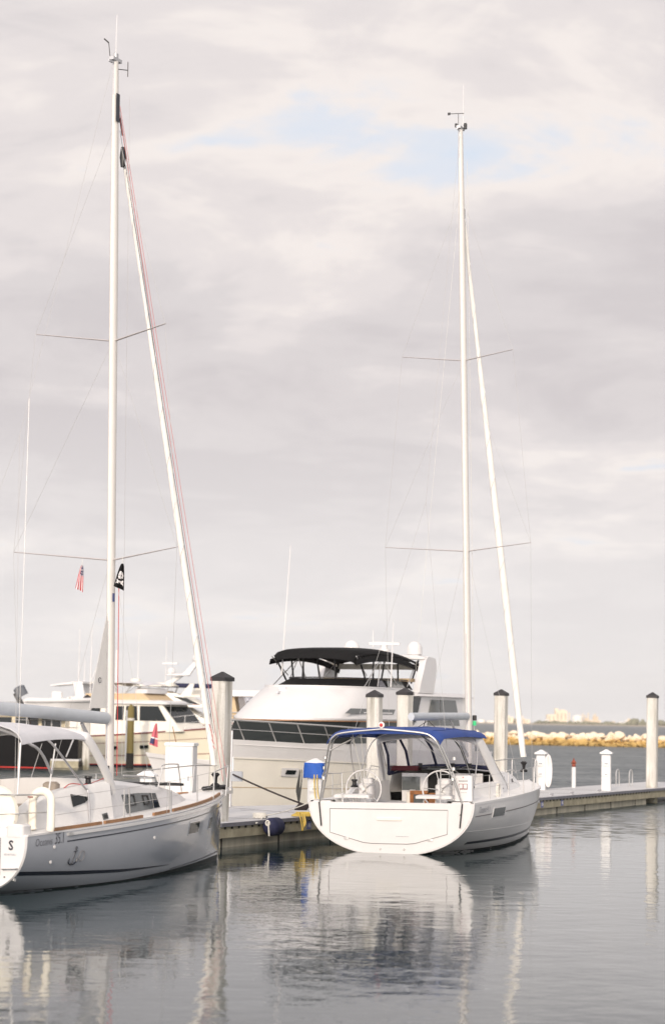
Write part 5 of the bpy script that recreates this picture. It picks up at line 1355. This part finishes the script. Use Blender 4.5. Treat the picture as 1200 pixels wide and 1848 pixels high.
def woods():
    mb = MB(); r = random.Random(3)
    def clump(x,y,w,h):
        secs = []
        for i in range(5):
            u = i/4; rr = w*sqrt(max(.0,1-(u*2-.9)**2*.75)); secs.append([(x+rr*cos(2*pi*k/7+u)*r.uniform(.8,1.2),y+rr*.7*sin(2*pi*k/7+u)*r.uniform(.8,1.2),1.0+h*u) for k in range(7)])
        mb.loft(secs,True)
    x = fx(972)
    while x < fx(1400):
        h = r.uniform(1.8,4.0)*(1 if x < fx(1135) else 1.9); clump(x,2195+r.uniform(0,12),r.uniform(2,4),h); x += r.uniform(1.5,3.2)
    x = fx(560)
    while x < fx(985):
        if r.random() < .35: clump(x,2235+r.uniform(0,12),r.uniform(3,5),r.uniform(3,6))
        x += r.uniform(2.5,5)
    x = fx(-100)
    while x < fx(560): clump(x,2205+r.uniform(0,20),r.uniform(3,6),r.uniform(3,7)); x += r.uniform(2.5,5)
    tag(mb.build('shore_woods','fartrees',None,60),kind='stuff')
woods()
def tank(px,w,h,m,lb,dome=.25):
    r = w/3800*FD/2; H = h/3800*FD; o = thing('storage_tank',(fx(px),FD+10,1.2),0,lb,'tank')
    MB().lathe([(r,0),(r,H*(1-dome))]+[(r*cos(a),H*(1-dome)+H*dome*sin(a)) for a in [pi/2*k/6 for k in range(1,7)]],n=24).build('shell',m,o,50)
    MB().tube([(r*.75*1.02,-r*.7,0),(r*.75*1.02,-r*.7,H*(1-dome))],.25,5).build('stairs','farcream',o)
def block(px,w,h,lb,m='farcream',d=14,steps=()):
    W = w/3800*FD; H = h/3800*FD; o = thing('plant_building',(fx(px),FD+22,1.2),0,lb,'industrial building')
    b = MB().box((0,0,H/2),(W,d,H)).build('wall',m,o)
    for k,(dx,ww,hh) in enumerate(steps): MB().box((dx/3800*FD,.4,H+hh/3800*FD/2),(ww/3800*FD,d*.6,hh/3800*FD)).build('roof_tower',m,o)
    nb = max(1,int(W/4))
    for k in range(nb): MB().box((-W/2+(k+.5)*W/nb,-d/2-.05,H*.55),(1.1,.1,H*.5)).build('window_strip','land',b)
def stack(px,h,lb,r=.8):
    H = h/3800*FD; o = thing('chimney_stack',(fx(px),FD+14,1.2),0,lb,'chimney')
    MB().lathe([(r,0),(r*.75,H*.9),(r*.9,H*.92),(r*.9,H),(0,H)],n=10).build('shaft','farcream',o); MB().lathe([(r*1.8,0),(r*1.8,H*.12),(0,H*.12)],n=10).build('base','farcream',o)
tank(1048,19,17,'farwhite','gleaming white domed storage tank at the centre of the refinery')
tank(993,9,8,'farwhite','small white tank at the left foot of the tall refinery block')
tank(1126,10,6,'farwhite','low pale tank right of the refinery stacks')
tank(875,12,6,'farwhite','low pale tank on the shore right of the yacht mast')
tank(1112,8,7,'farcream','low cream tank between stacks and the low tank',.4)
block(1002,15,17,'lower cream block stepping up to the tall refinery block')
block(1020,21,24,'tall cream refinery block, the highest on the far shore',steps=((-8,6,4),(3,8,2)))
block(1076,30,8,'long low cream hall right of the white domed tank',steps=((-8,5,4),(6,7,6)))
block(927,12,11,'cream plant block left of the furled sail foot',steps=((-2,3,3),))
block(947,14,9,'cream plant block half behind the furled sail foot',steps=((2,4,5),))
block(958,10,7,'small cream block with the flat roof right of the furled sail foot')
block(1104,9,5,'tiny cream shed beside the low refinery tanks')
block(1136,26,5,'long low pale shed at the right end of the plant',m='farwhite',steps=((3,5,4),))
block(893,14,4,'low pale shed on the shore by the yacht mast',m='farwhite')
block(1144,10,8,'small stepped cream block near the lone pile',steps=((0,3,4),))
for px,h,lb in ((1034,21,'slim stack at the right edge of the tall refinery block'),(1058,20,'first slim stack right of the white domed tank'),(1062,17,'second slim stack right of the white domed tank'),(1068,21,'thick stack right of the white domed tank'),(1078,18,'lone stack over the long low hall'),(1081,20,'tallest stack over the long low hall'),(1085,15,'short stack at the end of the long low hall'),(921,14,'short stack over the cream block left of the furled sail'),(939,13,'short stack between the two left plant blocks'),(1140,12,'short stack over the right end sheds')):
    stack(px,h,lb)
def haze():
    mb = MB().box((0,1265,26.5),(2996,2662,55)); o = mb.build('haze','dark',None,0); o.data.materials.clear()
    m = bpy.data.materials.new('thin_haze'); m.use_nodes = True; nt = m.node_tree; nt.nodes.clear()
    out = nt.nodes.new('ShaderNodeOutputMaterial'); v = nt.nodes.new('ShaderNodeVolumePrincipled')
    v.inputs['Color'].default_value = (.93,.90,.88,1); v.inputs['Density'].default_value = .00013; v.inputs['Anisotropy'].default_value = .1
    nt.links.new(v.outputs[0], out.inputs['Volume']); o.data.materials.append(m); tag(o,kind='stuff')
haze()
# ------------------------------------------------------------------ water, light, sky, camera
def water_mat():
    m, nt, b = new_mat('harbour_water'); L = nt.links.new
    b.inputs['Base Color'].default_value = (.017,.034,.038,1); b.inputs['Roughness'].default_value = .03; b.inputs['IOR'].default_value = 1.333
    b.inputs['Specular IOR Level'].default_value = .6
    g = nt.nodes.new('ShaderNodeNewGeometry')
    def noise(scale, detail, sx=1., sy=1., rough=.5, rot=0.):
        mp = nt.nodes.new('ShaderNodeMapping'); mp.inputs['Scale'].default_value = (sx,sy,1); mp.inputs['Rotation'].default_value = (0,0,rot)
        L(g.outputs['Position'], mp.inputs[0])
        n = nt.nodes.new('ShaderNodeTexNoise'); n.inputs['Scale'].default_value = scale; n.inputs['Detail'].default_value = detail; n.inputs['Roughness'].default_value = rough
        L(mp.outputs[0], n.inputs['Vector']); return n.outputs['Fac']
    def math_(op, a, b_, c=None):
        n = nt.nodes.new('ShaderNodeMath'); n.operation = op
        for i, v in enumerate((a,b_,c)):
            if v is None: continue
            if isinstance(v,(int,float)): n.inputs[i].default_value = v
            else: L(v, n.inputs[i])
        return n.outputs[0]
    big = noise(.7, 2, 1., .8, .5, .3); mid = noise(2.2, 3, .8, 1., .55, -.2); fine = noise(7., 3, .8, 1.1, .55, .1)
    patch = noise(.085, 3, .7, 1.3)
    pr = nt.nodes.new('ShaderNodeMapRange'); pr.inputs['From Min'].default_value = .42; pr.inputs['From Max'].default_value = .62; pr.inputs['To Min'].default_value = .35; pr.inputs['To Max'].default_value = 1.3
    L(patch, pr.inputs['Value'])
    sp = nt.nodes.new('ShaderNodeSeparateXYZ'); L(g.outputs['Position'], sp.inputs[0])
    far = nt.nodes.new('ShaderNodeMapRange'); far.inputs['From Min'].default_value = 52; far.inputs['From Max'].default_value = 105; far.inputs['To Min'].default_value = 1.; far.inputs['To Max'].default_value = 3.
    L(sp.outputs['Y'], far.inputs['Value'])
    h = math_('MULTIPLY_ADD', mid, .0058, math_('MULTIPLY', big, .012))
    h = math_('MULTIPLY_ADD', math_('MULTIPLY', fine, .0017), pr.outputs[0], h)
    h = math_('MULTIPLY', h, far.outputs[0])
    bp = nt.nodes.new('ShaderNodeBump'); bp.inputs['Strength'].default_value = 1.; bp.inputs['Distance'].default_value = 1.
    L(h, bp.inputs['Height'])
    # short wind ripples further out: slopes straight from noise colours
    rp = nt.nodes.new('ShaderNodeTexNoise'); rp.inputs['Scale'].default_value = 1.9; rp.inputs['Detail'].default_value = 3
    L(g.outputs['Position'], rp.inputs['Vector'])
    cs = nt.nodes.new('ShaderNodeVectorMath'); cs.operation = 'SUBTRACT'; L(rp.outputs['Color'], cs.inputs[0]); cs.inputs[1].default_value = (.5,.5,.5)
    kf = nt.nodes.new('ShaderNodeMapRange'); kf.inputs['From Min'].default_value = 56; kf.inputs['From Max'].default_value = 95; kf.inputs['To Min'].default_value = .0; kf.inputs['To Max'].default_value = 1.3
    L(sp.outputs['Y'], kf.inputs['Value'])
    sc_ = nt.nodes.new('ShaderNodeVectorMath'); sc_.operation = 'SCALE'; L(cs.outputs[0], sc_.inputs[0]); L(kf.outputs[0], sc_.inputs['Scale'])
    fl = nt.nodes.new('ShaderNodeVectorMath'); fl.operation = 'MULTIPLY'; L(sc_.outputs[0], fl.inputs[0]); fl.inputs[1].default_value = (1,1,0)
    ad = nt.nodes.new('ShaderNodeVectorMath'); ad.operation = 'ADD'; L(bp.outputs[0], ad.inputs[0]); L(fl.outputs[0], ad.inputs[1])
    nm = nt.nodes.new('ShaderNodeVectorMath'); nm.operation = 'NORMALIZE'; L(ad.outputs[0], nm.inputs[0]); L(nm.outputs[0], b.inputs['Normal'])
    # unresolved ripples further out read as a rougher surface, in wind streaks
    rr = nt.nodes.new('ShaderNodeMapRange'); rr.inputs['From Min'].default_value = 52; rr.inputs['From Max'].default_value = 92; rr.inputs['To Min'].default_value = .0; rr.inputs['To Max'].default_value = .30
    L(sp.outputs['Y'], rr.inputs['Value'])
    stk = noise(.16, 4, .25, 1.4)
    L(math_('MULTIPLY_ADD', rr.outputs[0], math_('MULTIPLY_ADD', stk, 1.2, .4), .025), b.inputs['Roughness'])
    return m
mb = MB(); mb.add([(-1490,-60,0),(1490,-60,0),(1490,2400,0),(-1490,2400,0)],[(0,1,2,3)])
tag(mb.build('water', water_mat(), None, 0), kind='structure')

SUN_AZ = R_(193)      # measured clockwise from +Y (straight ahead): behind the camera on the left
SUN_EL = R_(16)
sd = Vector((sin(SUN_AZ)*cos(SUN_EL), cos(SUN_AZ)*cos(SUN_EL), sin(SUN_EL)))
ld = bpy.data.lights.new('sun','SUN'); ld.energy = 1.55; ld.angle = R_(4); ld.color = (1.,.85,.70)
lo = bpy.data.objects.new('sun', ld); COL.objects.link(lo); lo.rotation_euler = sd.to_track_quat('Z','Y').to_euler(); lo.location = (-60,-60,40)

def world():
    w = bpy.data.worlds.new('World'); sc.world = w; w.use_nodes = True; nt = w.node_tree; L = nt.links.new
    nt.nodes.clear(); out = nt.nodes.new('ShaderNodeOutputWorld')
    sky = nt.nodes.new('ShaderNodeTexSky'); sky.sky_type = 'NISHITA'; sky.sun_disc = False; sky.sun_elevation = SUN_EL; sky.sun_rotation = SUN_AZ
    sky.air_density = 1.; sky.dust_density = 2.
    bg = nt.nodes.new('ShaderNodeBackground'); bg.inputs[1].default_value = .12; L(sky.outputs[0], bg.inputs[0])
    tc = nt.nodes.new('ShaderNodeTexCoord'); sp = nt.nodes.new('ShaderNodeSeparateXYZ'); L(tc.outputs['Generated'], sp.inputs[0])
    def mt(op, a, b, c=None, clamp=False):
        n = nt.nodes.new('ShaderNodeMath'); n.operation = op; n.use_clamp = clamp
        for i, v in enumerate((a,b,c)):
            if v is None: continue
            if isinstance(v,(int,float)): n.inputs[i].default_value = v
            else: L(v, n.inputs[i])
        return n.outputs[0]
    # a flat cloud layer seen in perspective: divide by height above the horizon
    zz = mt('ADD', mt('MAXIMUM', sp.outputs['Z'], 0.), .16)
    cx = mt('DIVIDE', sp.outputs['X'], zz); cy = mt('DIVIDE', sp.outputs['Y'], zz)
    cv = nt.nodes.new('ShaderNodeCombineXYZ'); L(cx, cv.inputs[0]); L(cy, cv.inputs[1]); cv.inputs[2].default_value = 2.7
    def nz(scale, det, rough, dist, off=(0,0,0)):
        mp = nt.nodes.new('ShaderNodeMapping'); mp.inputs['Location'].default_value = off; L(cv.outputs[0], mp.inputs[0])
        n = nt.nodes.new('ShaderNodeTexNoise'); n.inputs['Scale'].default_value = scale; n.inputs['Detail'].default_value = det
        n.inputs['Roughness'].default_value = rough; n.inputs['Distortion'].default_value = dist; L(mp.outputs[0], n.inputs['Vector']); return n.outputs['Fac']
    def ramp(v, stops):
        r = nt.nodes.new('ShaderNodeValToRGB'); e = r.color_ramp.elements
        r.color_ramp.interpolation = 'EASE'
        e[0].position, e[0].color = stops[0]; e[1].position, e[1].color = stops[-1]
        for p, c in stops[1:-1]:
            k = e.new(p); k.color = c
        L(v, r.inputs[0]); return r.outputs[0]
    n1 = nz(1.05, 8, .56, .5, CLOUD_OFF); n2 = nz(3.4, 7, .6, .5, (3.1,1.7,0))
    mixn = mt('MULTIPLY_ADD', n2, .31, mt('MULTIPLY', n1, .71))
    cloud = ramp(mixn, [(.25,(.47,.50,.56,1)),(.39,(.49,.512,.56,1)),(.435,(.585,.543,.523,1)),(.485,(.515,.480,.476,1)),(.53,(.465,.436,.438,1)),(.60,(.425,.397,.403,1))])
    cov = ramp(mixn, [(.30,(.55,.55,.55,1)),(.40,(1,1,1,1))])
    hz = nt.nodes.new('ShaderNodeMapRange'); hz.inputs['From Min'].default_value = .015; hz.inputs['From Max'].default_value = .15; hz.inputs['To Min'].default_value = .78; hz.inputs['To Max'].default_value = .0
    L(sp.outputs['Z'], hz.inputs['Value'])
    lo = nt.nodes.new('ShaderNodeMixRGB'); L(hz.outputs[0], lo.inputs[0]); L(cloud, lo.inputs[1]); lo.inputs[2].default_value = (.60,.585,.578,1); cloud = lo.outputs[0]
    cov = mt('MAXIMUM', cov, hz.outputs[0])
    # extra cloud brightness round the sun, out of view, added to raise fill
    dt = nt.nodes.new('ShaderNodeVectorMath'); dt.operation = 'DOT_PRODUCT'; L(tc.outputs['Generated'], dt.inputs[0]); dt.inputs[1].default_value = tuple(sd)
    fill_glow = mt('MULTIPLY_ADD', mt('POWER', mt('MAXIMUM', dt.outputs['Value'], 0.), 2.), 2.4, 1.)
    bc = nt.nodes.new('ShaderNodeBackground'); L(cloud, bc.inputs[0]); L(fill_glow, bc.inputs[1])
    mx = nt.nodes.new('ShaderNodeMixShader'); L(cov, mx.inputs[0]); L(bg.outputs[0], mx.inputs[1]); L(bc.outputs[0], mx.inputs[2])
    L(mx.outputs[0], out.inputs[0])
CLOUD_OFF = (-6.,5.,0)
world()

cam = bpy.data.cameras.new('camera'); co = bpy.data.objects.new('camera', cam); COL.objects.link(co); sc.camera = co
cam.sensor_width = 36; cam.sensor_fit = 'AUTO'; cam.lens = 3800/1848*36; cam.clip_end = 20000; cam.clip_start = .5
co.location = (0,0,3.15)
pitch = math.atan((1296-924)/3800)
co.matrix_world = Matrix.Translation((0,0,3.15)) @ Matrix.Rotation(pi/2+pitch,4,'X') @ Matrix.Rotation(R_(1.0),4,'Z')
cam.dof.use_dof = True; cam.dof.focus_distance = 48; cam.dof.aperture_fstop = 1.3

sc.view_settings.view_transform = 'Standard'; sc.view_settings.look = 'None'; sc.view_settings.exposure = .66; sc.view_settings.gamma = 1
sc.render.engine = 'CYCLES'
sc.cycles.use_denoising = True
sc.cycles.max_bounces = 8; sc.cycles.transparent_max_bounces = 12
